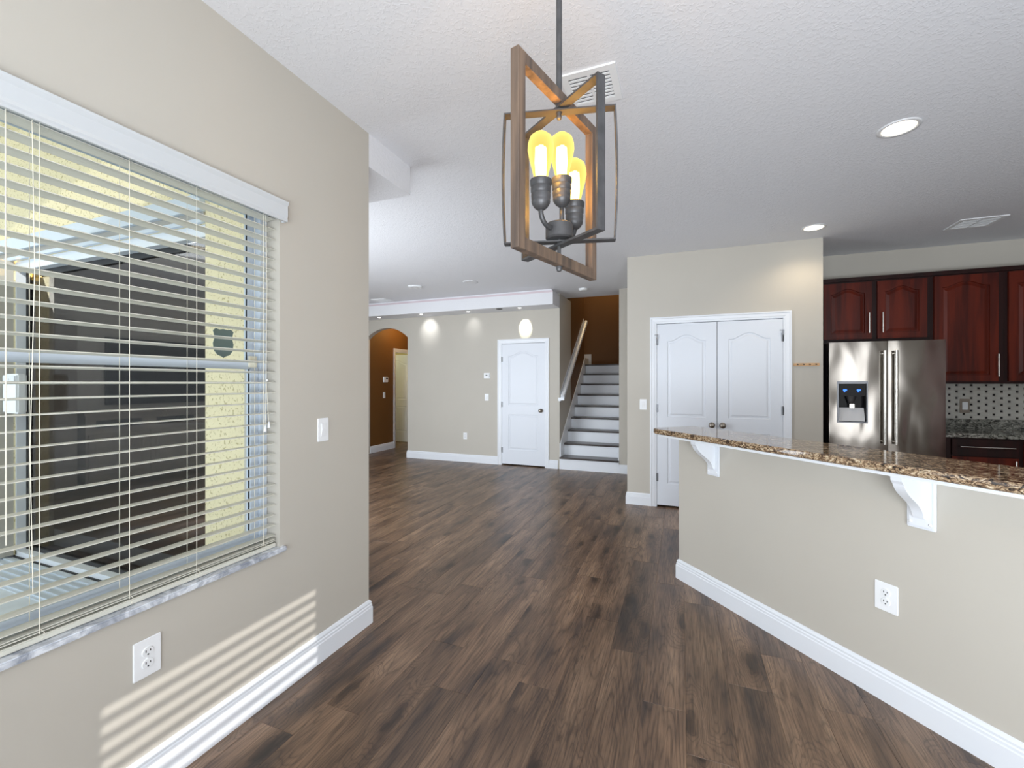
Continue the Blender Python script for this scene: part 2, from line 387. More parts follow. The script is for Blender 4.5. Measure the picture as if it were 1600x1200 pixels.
# hall beyond the arch
bm = BM(); box(bm, -5.80, -5.68, YB+.12, 7.69, 0, CZ); box(bm, -5.80, -5.68, 7.69, 8.49, 2.05, CZ); box(bm, -5.80, -5.68, 8.49, 10.0, 0, CZ)
struct('wall_hall_left', bm, M['brown'], 'dark brown hall wall seen through the arch', 'wall')
bm = BM(); box(bm, -4.70, -4.58, YB+.12, 10.0, 0, CZ); box(bm, -5.68, -4.70, 9.4, 9.55, 0, CZ)
struct('wall_hall_end', bm, M['brown'], 'dark brown end of the hall behind the arch', 'wall')
# stairwell
bm = BM(); box(bm, -1.95, -1.82, YB+.12, 7.5, 0, CZ); struct('wall_stair_left', bm, M['wall'], 'shaded taupe wall left of the staircase', 'wall')
bm = BM(); box(bm, -1.95, -1.82, 7.5, 8.65, 0, 5.2); box(bm, -3.6, -.77, 9.7, 9.85, 0, 5.2); box(bm, -3.6, -1.95, 8.53, 8.65, 0, 5.2); box(bm, -3.72, -3.6, 8.53, 9.85, 0, 5.2)
box(bm, -1.95, -.77, 7.2, 7.32, CZ+.1, 5.2); box(bm, -1.95, -1.84, 7.32, 7.5, CZ+.1, 5.2); box(bm, -3.72, -.77, 7.2, 9.85, 5.2, 5.3)
struct('wall_stair_back', bm, M['brown'], 'dark brown wall above the stair landing', 'wall')
bm = BM(); box(bm, -.885, -.77, YB+.121, 9.7, 0, 5.2)
struct('wall_stair_side', bm, M['brown'], 'brown right hand wall inside the stairwell', 'wall')
# outer shell that closes the plan
bm = BM(); box(bm, -8.2, -3.8, 10.4, 10.55, 0, CZ); box(bm, -.6, 5.15, 6.95, 7.1, 0, CZ); box(bm, -7.75, -7.6, 2.02, 2.021, 0, CZ)
struct('wall_outer', bm, M['wall'], 'outer wall behind the rooms', 'wall')

# ceiling with a hole over the stairs
bm = BM()
for x0, x1, y0, y1 in ((-1.9, 5.15, -1.95, 1.78), (-7.75, 5.15, 1.99, 7.2), (-7.75, -3.3, 7.2, 10.55), (-.8, 5.15, 7.2, 9.9), (-3.3, -1.9, 7.2, 8.6), (-1.9, 5.15, 1.78, 1.99)):
    box(bm, x0, x1, y0, y1, CZ, CZ+.1)
bmesh.ops.remove_doubles(bm, verts=bm.verts[:], dist=1e-5)
struct('ceiling', bm, M['ceiling'], 'white knockdown textured ceiling', 'ceiling')
bm = BM(); box(bm, -8.2, -1.9, -3.0, 1.78, 3.4, 3.5)
struct('patio_ceiling', bm, M['stucco'], 'pale yellow stucco ceiling of the patio outside', 'ceiling')
bm = BM(); box(bm, -9, -1.9, -6, 1.78, -.12, -.02)
struct('patio_floor', bm, M['concrete'], 'pale patio slab outside the window', 'floor')

# ------------------------------------------------------------------ floor of individual planks
bm = BM(); box(bm, -1.9, 5.15, -1.95, 10.55, -.12, -.009); box(bm, -7.75, -1.9, 1.78, 10.55, -.12, -.009)
fl = struct('floor', bm, M['slot'], 'dark brown wood plank floor', 'floor')
PW, PL = .18, 1.2; X0 = .018
ends = {0: 1.742, -1: 1.963, -2: 2.29, -3: 2.55, 2: 2.52, 3: 2.2, -4: 3.08, -5: 2.0, 1: 3.42, 4: 1.55}
cth, sth = math.cos(TH), math.sin(TH)
def cam_c(x, y): return (cth*x+sth*y, -sth*x+cth*y)
def proj(x, y, z):
    a, b = cam_c(x, y); return (800+FPX*a/b, 598-FPX*(z-CH)/b) if b > .05 else (-9999, -9999)
def plank_bm(bm, x0, x1, y0, y1):
    e = .0012; z0, z1 = -.0085, 0.0
    v = [bm.verts.new(p) for p in ((x0, y0, z0), (x1, y0, z0), (x1, y1, z0), (x0, y1, z0),
         (x0, y0, z1-e), (x1, y0, z1-e), (x1, y1, z1-e), (x0, y1, z1-e),
         (x0+e, y0+e, z1), (x1-e, y0+e, z1), (x1-e, y1-e, z1), (x0+e, y1-e, z1))]
    bm.faces.new(v[8:12])
    for a in (0, 4):
        for k in range(4): bm.faces.new((v[a+k], v[a+(k+1) % 4], v[a+4+(k+1) % 4], v[a+4+k]))
cand = []; edge = []
for r in range(-43, 29):
    x0 = X0+r*PW
    off = ends.get(r, random.uniform(0, PL))
    k = math.floor((-1.9-off)/PL)
    y0 = off+k*PL
    while y0 < 10.4:
        if not (x0 < -1.80 and y0 < 1.92): cand.append((r, x0, y0))
        elif y0+PL > 1.95: edge.append((x0, y0+PL))
        y0 += PL
def visible(x0, y0):
    for fx in (.1, .9):
        for fy in (.05, .5, .95):
            x, y = x0+fx*PW, y0+fy*PL
            px, py = proj(x, y, 0)
            if not (0 <= px <= 1600 and py <= 1200): continue
            if x < XL and y < 2.02: continue
            if y < 2.0 and x < -1.6: continue
            if x < XL and y > 2.02 and px < 570: continue        # hidden behind the window wall
            if y > 8.4 or (y > YB and x > -4.7): continue
            if y > YP and x > -.55: continue
            if (x+.04)*-.7426+(y-3.291)*-.6697 < 0 and px > 1057: continue   # behind the bar wall
            if px > 1057 and y > 3.3 and x > .0: continue
            return True
    return False
vis = [c for c in cand if visible(c[1], c[2])]
vis.sort(key=lambda c: cam_c(c[1]+PW/2, c[2]+PL/2)[1]); vis = vis[:300]; vset = set(vis)
tmpl = None
for r, x0, y0 in vis:
    if tmpl is None:
        b = BM(); plank_bm(b, 0, PW, 0, PL); tmpl = build('plank', b, M['plank'], fl); o = tmpl
    else:
        o = tmpl.copy(); COL.objects.link(o)
    o.location = (x0, y0, 0)
bm = BM()
for c in cand:
    if c not in vset: plank_bm(bm, c[1], c[1]+PW, c[2], c[2]+PL)
for x0, y1 in edge: plank_bm(bm, x0, x0+PW, 1.92, y1)
o = build('plank', bm, M['plank_far'], fl); o['kind'] = 'stuff'

# ------------------------------------------------------------------ baseboards
BP = [(0, 0), (.016, 0), (.016, .092), (.0135, .097), (.0135, .107), (.010, .112), (.011, .122), (.006, .132), (.0, .136)]
def baseboard(name, path, label):
    bm = BM(); sweep(bm, BP, path); return struct(name, bm, M['trim'], label, 'baseboard')
baseboard('baseboard_left', [(XL, -1.8), (XL, 2.02), (-7.55, 2.02)][::1], 'tall white baseboard under the window wall')
def bb2(name, path, label): return baseboard(name, path, label)
# travel so that the room lies to the right of the path
bb2('baseboard_back', [(-4.713, 6.99), (-4.713, YB), (-2.895, YB)], 'white baseboard along the far taupe wall between arch and closet door')
bb2('baseboard_closet', [(-2.0, YB), (-1.845, YB)], 'short white baseboard between closet door and stairs')
bb2('baseboard_stairs', [(-.885, YB), (-.60, YB)], 'short white baseboard right of the first stair step')
bb2('baseboard_pantry', [(-.577, YB-.02), (-.577, YP), (-.326, YP)], 'white baseboard left of the pantry doors')
bb2('baseboard_hall', [(-5.68, 6.87), (-5.68, 7.625)], 'white baseboard of the brown hall wall')

# ------------------------------------------------------------------ doors
def offset(pts, d):
    n = len(pts); out = []
    for i in range(n):
        p0, p, p1 = Vector(pts[i-1]), Vector(pts[i]), Vector(pts[(i+1) % n])
        a = (p-p0).normalized(); b = (p1-p).normalized()
        na = Vector((-a.y, a.x)); nb = Vector((-b.y, b.x))
        q = p+(na+nb)/(1+na.dot(nb))*d; out.append((q.x, q.y))
    return out
def arch_outline(x0, x1, z0, z1, rise, sh=.1, n=14):
    """counter-clockwise outline, cathedral top reaching z1, shoulders at z1-rise"""
    w = x1-x0; p = [(x0, z0), (x1, z0)]
    if rise == 0: return p+[(x1, z1), (x0, z1)]
    zs = z1-rise; p += [(x1, zs)]
    for i in range(0, n+1):
        t = i/n; x = x1-sh*w-(1-2*sh)*w*t
        p.append((x, zs+rise*(.5-.5*math.cos(2*PI*t))**.75))
    p.append((x0, zs)); return p
def panel_slab(bm, w, h, th, panels, inset=((0, 0), (.006, .006), (.022, .006), (.036, .001))):
    """slab 0..w, 0..h, front at y=0 facing -y, back at y=th; moulded panels pressed into the front"""
    outer = [bm.verts.new(p) for p in ((0, 0, 0), (w, 0, 0), (w, 0, h), (0, 0, h))]
    edges = [bm.edges.new((outer[i], outer[(i+1) % 4])) for i in range(4)]
    for P in panels:
        rings = []
        for d, dep in inset:
            rings.append([bm.verts.new((x, dep, z)) for x, z in (offset(P, d) if d else P)])
        n = len(P)
        edges += [bm.edges.new((rings[0][i], rings[0][(i+1) % n])) for i in range(n)]
        for a, b in zip(rings, rings[1:]):
            for i in range(n): bm.faces.new((a[i], a[(i+1) % n], b[(i+1) % n], b[i]))
        bm.faces.new(rings[-1])
    bmesh.ops.triangle_fill(bm, use_beauty=True, use_dissolve=False, edges=edges)
    back = [bm.verts.new(p) for p in ((0, th, 0), (w, th, 0), (w, th, h), (0, th, h))]
    for i in range(4): bm.faces.new((outer[(i+1) % 4], outer[i], back[i], back[(i+1) % 4]))
    bm.faces.new(back[::-1])
    bmesh.ops.recalc_face_normals(bm, faces=bm.faces[:]); return bm
def casing(par, w, h, cw=.064):
    """architrave on the wall plane y=0 round an opening 0..w"""
    bm = BM()
    pr = [(0, 0), (cw, 0), (cw, -.018), (cw-.014, -.018), (cw-.02, -.012), (.018, -.009), (.01, -.006), (0, -.005)]
    rings = []
    for (cx, cz, dx, dz) in ((0, 0, -1, 0), (0, h, -1, 1), (w, h, 1, 1), (w, 0, 1, 0)):
        rings.append([bm.verts.new((cx+dx*d, y, cz+dz*d)) for d, y in pr])
    for a, b in zip(rings, rings[1:]):
        for k in range(len(pr)): bm.faces.new((a[k], a[(k+1) % len(pr)], b[(k+1) % len(pr)], b[k]))
    bm.faces.new(rings[0]); bm.faces.new(rings[-1])
    bmesh.ops.recalc_face_normals(bm, faces=bm.faces[:])
    build('casing', bm, M['trim'], par)
    bm = BM(); box(bm, 0, .008, 0, .11, 0, h); box(bm, w-.008, w, 0, .11, 0, h); box(bm, .008, w-.008, 0, .11, h-.008, h)
    build('jamb', bm, M['trim'], par)
def knob(par, x, y, z, back=False):
    m = Matrix.Translation((x, y, z)) @ Matrix.Rotation(PI/2, 4, 'X')
    bm = BM(); lathe(bm, [(0, 0), (.031, 0), (.032, .004), (.024, .009), (.011, .014), (.010, .03), (.018, .036), (.027, .046), (.028, .056), (.022, .064), (.008, .067), (0, .067)], seg=20, mtx=m)
    k = build('door_knob', bm, M['nickel'], par, smooth=True); return k
def hinge(par, x, y, z):
    bm = BM(); tube(bm, [(x, y, z-.045), (x, y, z+.045)], .0065, 8); box(bm, x-.012, x+.012, y+.002, y+.005, z-.042, z+.042)
    build('hinge', bm, M['hinge'], par)
def two_panel(w, h, stile=.115, rise=.075):
    return [arch_outline(stile, w-stile, .985, h-.125, rise), arch_outline(stile, w-stile, .24, .83, 0)]

d1 = thing('door_1', 'white two-panel closet door in the far taupe wall', 'door', (-2.835, YB, 0), kind='structure')
casing(d1, .775, 2.05)
bm = BM(); panel_slab(bm, .755, 2.015, .035, two_panel(.755, 2.015)); bmesh.ops.translate(bm, verts=bm.verts[:], vec=(.010, .004, .022))
s = build('door_slab', bm, M['door'], d1); knob(s, .70, .004, .927)
for z in (.25, 1.02, 1.78): hinge(d1, .012, -.002, z)
bm = BM(); box(bm, -.02, .80, .12, .14, 0, 2.2); build('dark_backing', bm, M['slot'], d1)  # dark sheet painted as the shade behind the door gaps

d2 = thing('door_2', 'white arched-panel double pantry doors with nickel knobs', 'double door', (-.262, YP, 0), kind='structure')
casing(d2, 1.234, 2.05)
for i in (0, 1):
    bm = BM(); panel_slab(bm, .604, 2.015, .035, two_panel(.604, 2.015, .108, .065)); bmesh.ops.translate(bm, verts=bm.verts[:], vec=(.010+i*.610, .004, .022))
    s = build('door_slab', bm, M['door'], d2); knob(s, (.567 if i == 0 else .672), .004, .930)
for x in (.011, 1.223):
    for z in (.33, 1.1, 1.85): hinge(d2, x, -.002, z)
    bm = BM(); box(bm, x-.028, x+.004, -.016, -.006, 1.915, 1.922); box(bm, x-.006, x+.008, -.012, -.004, 1.87, 1.925); build('door_stop', bm, M['hinge'], d2)
bm = BM(); box(bm, -.1, 1.33, .125, .14, 0, 2.2); build('dark_backing', bm, M['slot'], d2)  # dark-coloured sheet standing in for pantry shade behind the doors

d3 = thing('door_3', 'open two-panel door in the lit room off the brown hall', 'door', (-5.68, 7.69, 0), PI/2, kind='structure')
casing(d3, .80, 2.05)
bm = BM(); panel_slab(bm, .74, 2.015, .035, two_panel(.74, 2.015))
bmesh.ops.transform(bm, matrix=Matrix.Translation((.745, .865, .015)) @ Matrix.Rotation(-PI/2, 4, 'Z'), verts=bm.verts[:])
# slab swung into the room, its moulded face turned to the viewpoint
s = build('door_slab', bm, M['door'], d3)
# room behind that door
bm = BM(); box(bm, -7.6, -5.80, 9.2, 9.3, 0, CZ); box(bm, -7.6, -5.8, 6.87, 6.95, 0, CZ)
struct('wall_bedroom', bm, mat('cream_paint', srgb(214, 204, 160), .6), 'cream wall of the small room off the hall', 'wall')

# ------------------------------------------------------------------ soffit with small downlights on the far wall
bm = BM(); box(bm, -7.6, -1.82, 6.35, YB, 2.583, 2.775); box(bm, -7.6, -1.85, 6.385, YB, 2.775, CZ)
so = struct('soffit', bm, M['ceiling'], 'white dropped soffit along the far wall', 'soffit')
bm = BM(); box(bm, -7.6, -1.83, 6.372, 6.384, 2.776, 2.80); box(bm, -7.6, -1.82, 6.345, 6.35, 2.765, 2.775)
build('cove_strip', bm, M['pink'], so)

def can_light(x, y, z, r, warm, label, cat='light', grp='recessed kitchen lights', name='recessed_light', lit=True, lens_drop=.012):
    t = thing(name, label, cat, (x, y, z), group=grp)
    bm = BM(); lathe(bm, [(r*.76, -.001), (r*.80, -.006), (r*.97, -.007), (r, -.003), (r, 0.0)], seg=32); build('trim_ring', bm, M['tub'], t, smooth=True)
    bm = BM(); lathe(bm, [(0, -.010), (r*.4, -.0095), (r*.66, -.006), (r*.77, -.001)], seg=32)
    build('lens', bm, M['lens'] if warm else M['lenscool'], t, smooth=True)
    return t
can_light(1.140, 3.06, CZ, .098, True, 'large round warm ceiling light nearest the viewpoint over the bar')
can_light(1.140, 4.74, CZ, .098, True, 'round warm ceiling light just in front of the pantry wall corner')
for x, y, z, lab in ((-5.155, 6.49, 2.583, 'small soffit light above the arch'), (-4.228, 6.46, 2.583, 'small bright soffit light right of the arch'), (-3.334, 6.50, 2.583, 'small soffit light in the middle of the far wall'), (-2.402, 6.47, 2.583, 'small soffit light above the closet door')):
    can_light(x, y, z, .038, False, lab, grp='small soffit downlights', name='soffit_light')
t = thing('soffit_light', 'dark unlit hole in the soffit beside the light over the closet door', 'light', (-2.753, 6.47, 2.583), group='small soffit downlights')
bm = BM(); lathe(bm, [(0, -.002), (.052, -.002), (.055, 0)], seg=20); build('dark_opening', bm, M['slot'], t)

# lamps' own light
light('can_beam', 'SPOT', (1.14, 3.06, CZ-.03), 12, (1, .84, .62), spot_size=2.3, spot_blend=.8, shadow_soft_size=.07, target=(1.14, 3.06, 0))
light('can_beam', 'SPOT', (1.14, 4.74, CZ-.03), 15, (1, .82, .58), spot_size=2.5, spot_blend=.7, shadow_soft_size=.07, target=(1.14, 4.74, 0))
light('soffit_beam', 'SPOT', (-4.228, 6.46, 2.56), 9, (.95, .97, 1), spot_size=1.25, spot_blend=1, shadow_soft_size=.01, target=(-4.24, 6.75, 2.36))
light('soffit_beam', 'SPOT', (-3.334, 6.50, 2.56), 2.2, (.95, .97, 1), spot_size=1.15, spot_blend=1, shadow_soft_size=.01, target=(-3.35, 6.75, 2.36))
light('soffit_beam', 'SPOT', (-2.402, 6.47, 2.56), 24.0, (1, 1, .74), spot_size=.62, spot_blend=.25, shadow_soft_size=.012, target=(-2.402, 6.75, 2.315))
light('hall_lamp', 'POINT', (-5.2, 7.6, 2.6), 14, (1, .62, .22), shadow_soft_size=.1)
light('bedroom_lamp', 'POINT', (-6.7, 7.7, 2.4), 16, (1, .93, .55), shadow_soft_size=.1)
light('stair_fill', 'POINT', (-1.3, 9.0, 4.4), 48, (1, .76, .40), shadow_soft_size=.15)  # unseen warm fill added to brighten the stairwell walls

# round speakers / detectors / vents on the ceiling
def disc(name, label, cat, x, y, z, r, h, m, grp=None):
    t = thing(name, label, cat, (x, y, z), group=grp)
    bm = BM(); lathe(bm, [(0, -h), (r*.6, -h), (r*.85, -h*.85), (r, -h*.4), (r, 0)], seg=28); build('cover', bm, m, t, smooth=True)
    bm = BM(); lathe(bm, [(r*.25, -h-.001), (r*.45, -h-.003), (r*.62, -h-.001)], seg=28); build('ring', bm, M['tub'], t, smooth=True)
    return t
disc('smoke_detector', 'white round smoke detector on the ceiling by the stairs', 'smoke detector', -1.395, 6.54, CZ, .068, .035, M['white'])
disc('ceiling_speaker', 'left round ceiling speaker, its rim standing proud', 'speaker', -3.70, 5.49, CZ, .11, .02, M['white'], 'round ceiling speakers')
disc('ceiling_speaker', 'right flush grey round ceiling speaker', 'speaker', -2.80, 5.53, CZ, .11, .006, M['ceiling'], 'round ceiling speakers')
def vent(label, x0, x1, y0, y1, cols, rows, name='ceiling_vent', axis=0, border=.032):
    t = thing(name, label, 'vent', (x0, y0, CZ))
    w, h = x1-x0, y1-y0; b = BM(); T = .008
    gap = .012; cw = (w-2*border-(cols-1)*gap)/cols
    box(b, 0, w, 0, border, -T, 0); box(b, 0, w, h-border, h, -T, 0); box(b, 0, border, border, h-border, -T, 0); box(b, w-border, w, border, h-border, -T, 0)
    for c in range(1, cols): xx = border+c*cw+(c-1)*gap; box(b, xx, xx+gap, border, h-border, -T, 0)
    build('frame', b, M['white'], t)
    b = BM(); box(b, border*.6, w-border*.6, border*.6, h-border*.6, -.0015, -.0005); build('duct_opening', b, M['grille'], t)
    pitch = (h-2*border)/rows
    for c in range(cols):
        for r in range(rows+1):
            xx = border+c*(cw+gap); yy = border+r*pitch
            b = BM(); box(b, xx, xx+cw, max(border, yy-pitch*.24), min(h-border, yy+pitch*.24), -T+.001, -.002)
            build('slat', b, M['white'], t)
    return t
vent('white square ceiling vent behind the pendant lantern', -.53, -.275, 1.965, 2.225, 2, 8)
vent('grey ceiling vent above the kitchen cabinets', 2.29, 2.61, 4.98, 5.26, 2, 7)
vent('small grey ceiling vent near the far soffit', -4.98, -4.70, 6.05, 6.32, 1, 6)

# ------------------------------------------------------------------ staircase
RZ, RX, NS = .195, .25, 9
SX0, SX1 = -1.818, -.887
st = thing('staircase', 'straight stairs with white risers and dark wooden treads', 'stairs', (-1.36, YB, 0))
for k in range(NS):
    y = YB-.01+k*RX; z = k*RZ
    bm = BM(); box(bm, SX0, SX1, y, y+.018, z+(.0 if k == 0 else 0), z+RZ-.028); build('riser', bm, M['trim'], st, world=True)
    if k < NS-1:
        bm = BM(); box(bm, SX0, SX1, y-.028, y+RX, z+RZ-.028, z+RZ, bevel=.006); build('tread', bm, M['tread'], st, world=True)
bm = BM(); box(bm, -3.58, SX1, YB-.038+(NS-1)*RX, 9.7, NS*RZ-.028, NS*RZ, bevel=.004)
l = build('landing', bm, M['tread'], st, world=True)
for xa, xb, hh in ((SX0, SX0+.016, .215), (SX1-.014, SX1, .10)):
    bm = BM(); pr = [(YB+.0, 0), (YB+.0, hh+.19), (YB+.02, hh+.21)]
    y2 = 8.63 if xa < -1.5 else 8.75
    pr += [(y2, hh+.21+(y2-YB-.02)*RZ/RX), (y2, (y2-YB-.02)*RZ/RX-.35), (YB+.45, 0)]
    prism(bm, pr, lambda p: (xa, p[0], p[1]), lambda p: (xb, p[0], p[1])); build('skirt_board', bm, M['trim'], st, world=True)
# skirt of the flight that turns left from the landing
bm = BM(); box(bm, -2.6, -1.88, 9.682, 9.70, NS*RZ, NS*RZ+.27); build('skirt_board', bm, M['trim'], st, world=True)
bm = BM(); box(bm, -3.58, -1.93, 8.7, 9.66, NS*RZ, NS*RZ+RZ-.03); build('riser', bm, M['trim'], st, world=True)
hr = thing('handrail', 'white wooden handrail on the wall left of the stairs', 'handrail', (-1.84, YB, 1.1))
p0, p1 = Vector((-1.775, 6.76, 1.15)), Vector((-1.775, 8.60, 2.60))
bm = BM(); dv = (p1-p0).normalized(); upv = Vector((0, -dv.z, dv.y))
pr = [(-.028, -.03), (.028, -.03), (.033, 0), (.028, .028), (0, .038), (-.028, .028), (-.033, 0)]
prism(bm, pr, lambda p: p0+Vector((p[0], 0, 0))+upv*p[1], lambda p: p1+Vector((p[0], 0, 0))+upv*p[1]); build('rail', bm, M['trim'], hr, world=True)
bm = BM(); box(bm, -1.838, -1.80, 6.74, 6.80, 1.09, 1.13); box(bm, -1.84, -1.745, 6.735, 6.78, 1.105, 1.145); build('return', bm, M['trim'], hr, world=True)
bm = BM(); q0, q1 = p0+Vector((-.052, .03, .05)), p1+Vector((-.052, 0, .05))
prism(bm, [(-.009, -.07), (.009, -.07), (.009, .03), (-.009, .03)], lambda p: q0+Vector((p[0], 0, 0))+upv*p[1], lambda p: q1+Vector((p[0], 0, 0))+upv*p[1]); build('backing_board', bm, M['trim'], hr, world=True)
for f in (.12, .5, .88):
    q = p0.lerp(p1, f); bm = BM(); tube(bm, [(-1.835, q.y, q.z-.09), (-1.79, q.y, q.z-.08), (-1.775, q.y, q.z-.03)], .008, 8); build('bracket', bm, M['trim'], hr, world=True, smooth=True)

# ------------------------------------------------------------------ wall plates
def plate(name, label, cat, loc, rz, w=.072, h=.116, kind='switch', m='plate'):
    t = thing(name, label, cat, loc, rz)
    bm = BM(); box(bm, -w/2, w/2, -.006, 0, -h/2, h/2, bevel=.0025); build('plate', bm, M[m], t)
    if kind == 'switch':
        bm = BM(); box(bm, -.017, .017, -.008, -.0055, -.034, .034, bevel=.001); build('switch_frame', bm, M['white'], t)
        bm = BM(); prism(bm, [(-.0078, -.031), (-.0115, .0), (-.0095, .031), (-.006, .031), (-.006, -.031)], lambda p: (-.014, p[0], p[1]), lambda p: (.014, p[0], p[1])); build('rocker', bm, M['white'], t)
    elif kind == 'outlet':
        for s in (-1, 1):
            bm = BM(); lathe(bm, [(0, .0035), (.0165, .0035), (.0175, .002), (.0175, 0)], seg=24, mtx=Matrix.Translation((0, -.0055, s*.0195)) @ Matrix.Rotation(PI/2, 4, 'X'))
            f = build('receptacle', bm, M['white'], t)
            for dx, hh in ((-.0065, .008), (.0065, .0065)):
                bm = BM(); box(bm, dx-.0013, dx+.0013, -.0096, -.0085, s*.0195+.004-hh/2, s*.0195+.004+hh/2); build('slot', bm, M['slot'], f)
            bm = BM(); lathe(bm, [(0, .001), (.0026, .001), (.0026, 0)], seg=10, mtx=Matrix.Translation((0, -.0088, s*.0195-.008)) @ Matrix.Rotation(PI/2, 4, 'X')); build('slot', bm, M['slot'], f)
        bm = BM(); lathe(bm, [(0, .0015), (.0025, .0012), (.003, 0)], seg=10, mtx=Matrix.Translation((0, -.006, 0)) @ Matrix.Rotation(PI/2, 4, 'X')); build('screw', bm, M['white'], t)
    return t
KU = Vector((.6697, -.7426, 0)); KN = Vector((-.7426, -.6697, 0)); KO = Vector((-.04, 3.291, 0)) - KN*.016; KRZ = -math.atan2(.7426, .6697)
KS = .0195
def kp(s, n, z): v = KO+KU*s+KN*n; return (v.x, v.y, z)
plate('wall_outlet', 'white duplex outlet low on the window wall', 'outlet', (XL, .908, .462), PI/2, .083, .128, 'outlet')
plate('light_switch', 'white rocker switch on the window wall end', 'light switch', (XL, 1.675, 1.150), PI/2, .072, .116)
plate('wall_outlet', 'white duplex outlet on the angled bar wall', 'outlet', kp(1.285, 0, .452), KRZ, .088, .124, 'outlet')
plate('wall_outlet', 'small white outlet low on the far wall', 'outlet', (-3.519, YB, .456), 0, .072, .116, 'outlet')
plate('light_switch', 'white rocker switch left of the closet door under the thermostat', 'light switch', (-3.105, YB, 1.135), 0)
plate('light_switch', 'white rocker switch left of the pantry doors', 'light switch', (-.401, YP, 1.139), 0, .076, .12)
plate('light_switch', 'white switch on the brown hall wall', 'light switch', (-5.68, 7.31, 1.13), PI/2, .075, .12)
t = plate('thermostat', 'white thermostat left of the closet door', 'thermostat', (-3.10, YB, 1.506), 0, .118, .092, 'none')
bm = BM(); box(bm, -.05, .05, -.024, -.006, -.037, .037, bevel=.004); build('body', bm, M['white'], t)
bm = BM(); box(bm, -.018, .018, -.0255, -.0238, .0, .014); build('display', bm, M['grille'], t)
t = plate('alarm_keypad', 'white alarm keypad on the brown hall wall', 'keypad', (-5.68, 7.35, 1.45), PI/2, .15, .11, 'none')
bm = BM(); box(bm, -.07, .07, -.022, -.006, -.05, .05, bevel=.004); build('body', bm, M['white'], t)
bm = BM(); box(bm, -.005, .055, -.0235, -.0215, .005, .035); build('display', bm, M['grille'], t)
t = plate('wall_switch', 'stainless framed white switch on the mosaic backsplash', 'light switch', (2.722, YK-.012, 1.146), 0, .080, .145, 'none', 'nickel')
bm = BM(); box(bm, -.022, .022, -.012, -.005, -.04, .04, bevel=.002); build('rocker', bm, M['white'], t)

hk = thing('hook_rail', 'light wood rail with four dark hooks beside the pantry doors', 'hook rail', (1.163, YP, 1.566))
bm = BM(); box(bm, -.11, .11, -.014, 0, -.014, .014, bevel=.002); build('board', bm, M['hookwood'], hk)
for x in (-.078, -.026, .026, .078):
    bm = BM(); tube(bm, [(x, -.014, .004), (x, -.034, .002), (x, -.036, -.002)], .0045, 8); lathe(bm, [(0, .006), (.007, .003), (.008, 0), (0, -.002)], c=(x, -.036, -.002), seg=12); build('hook', bm, M['slot'], hk, smooth=True)

# ------------------------------------------------------------------ bar: knee wall, granite top, corbels
bm = BM(); L = 3.3
prism(bm, [(KS-.0, 0), (L, 0), (L, -.115), (KS, -.115)], lambda p: kp(p[0], p[1], 0), lambda p: kp(p[0], p[1], 1.02))
struct('wall_bar', bm, M['wall'], 'taupe half wall under the granite bar', 'wall')
bm = BM(); sweep(bm, BP, [kp(KS, -.115, 0)[:2], kp(KS, 0, 0)[:2], kp(L, 0, 0)[:2]])
struct('baseboard_bar', bm, M['trim'], 'white baseboard along the angled bar wall', 'baseboard')
bt = thing('bar_counter', 'polished brown speckled granite bar top on the half wall', 'counter', kp(1.2, 0, 1.02))
SB = KS-.035; FN = .232
def bar_pts(n0, n1, s0, r):
    p = [(L, n0), (L, n1)]
    for i in range(9):
        a = PI/2+i/8*PI/2; p.append((s0+r+r*math.cos(a), n1-r+r*math.sin(a)))
    for i in range(5):
        a = PI+i/4*PI/2; p.append((s0+.03+.03*math.cos(a), n0+.03+.03*math.sin(a)))
    return p
bm = BM(); P = bar_pts(-.16, FN, SB, .075)
# rounded edge: four stacked rings
rings = []
for off_, z in ((.008, 1.035), (.001, 1.0405), (0, 1.053), (.001, 1.0645), (.008, 1.070)):
    q = offset(P, off_); rings.append([bm.verts.new(kp(a, b, z)) for a, b in q])
for a, b in zip(rings, rings[1:]):
    for i in range(len(P)): bm.faces.new((a[i], a[(i+1) % len(P)], b[(i+1) % len(P)], b[i]))
bm.faces.new(rings[0][::-1]); bm.faces.new(rings[-1]); bmesh.ops.recalc_face_normals(bm, faces=bm.faces[:])
o = build('granite_slab', bm, M['granite'], bt, world=True); autosmooth(o, 60)
for p in o.data.polygons:
    if len(p.vertices) > 4: p.use_smooth = False
o.data.set_sharp_from_angle(angle=math.radians(15))
bm = BM(); Q = bar_pts(-.14, FN-.022, SB+.02, .06)
prism(bm, Q, lambda p: kp(p[0], p[1], 1.020), lambda p: kp(p[0], p[1], 1.0345)); build('support_board', bm, M['trim'], bt, world=True)
def corbel(s, label):
    v = kp(s, 0, .79); t = thing('corbel', label, 'corbel', v, KRZ, 'white bar corbels')
    W2, H = .0475, .228
    bm = BM(); box(bm, -W2, W2, -.012, 0, 0, H, bevel=.003); box(bm, -W2+.008, W2-.008, -.016, -.012, .008, H-.002, bevel=.002); build('back_plate', bm, M['trim'], t)
    pts = [(0, H), (-.175, H), (-.172, H-.02)]
    for i in range(1, 15):
        u = i/14; pts.append((-(.165-.135*u)+.018*math.sin(u*PI*2)*-1*.7, H-.022-(H-.075)*u))
    pts += [(-.026, .045), (-.016, .045), (-.016, H)]
    pts = pts[1:-1]+[(-.014, H)]
    bm = BM(); prism(bm, pts, lambda p: (-.019, p[0], p[1]), lambda p: (.019, p[0], p[1])); build('bracket', bm, M['trim'], t)
    for x in (-.033, .033):
        bm = BM(); lathe(bm, [(0, .003), (.004, .0028), (.0065, .001), (.007, 0)], seg=14, mtx=Matrix.Translation((x, -.0155, .024)) @ Matrix.Rotation(PI/2, 4, 'X')); build('screw', bm, M['white'], t, smooth=True)
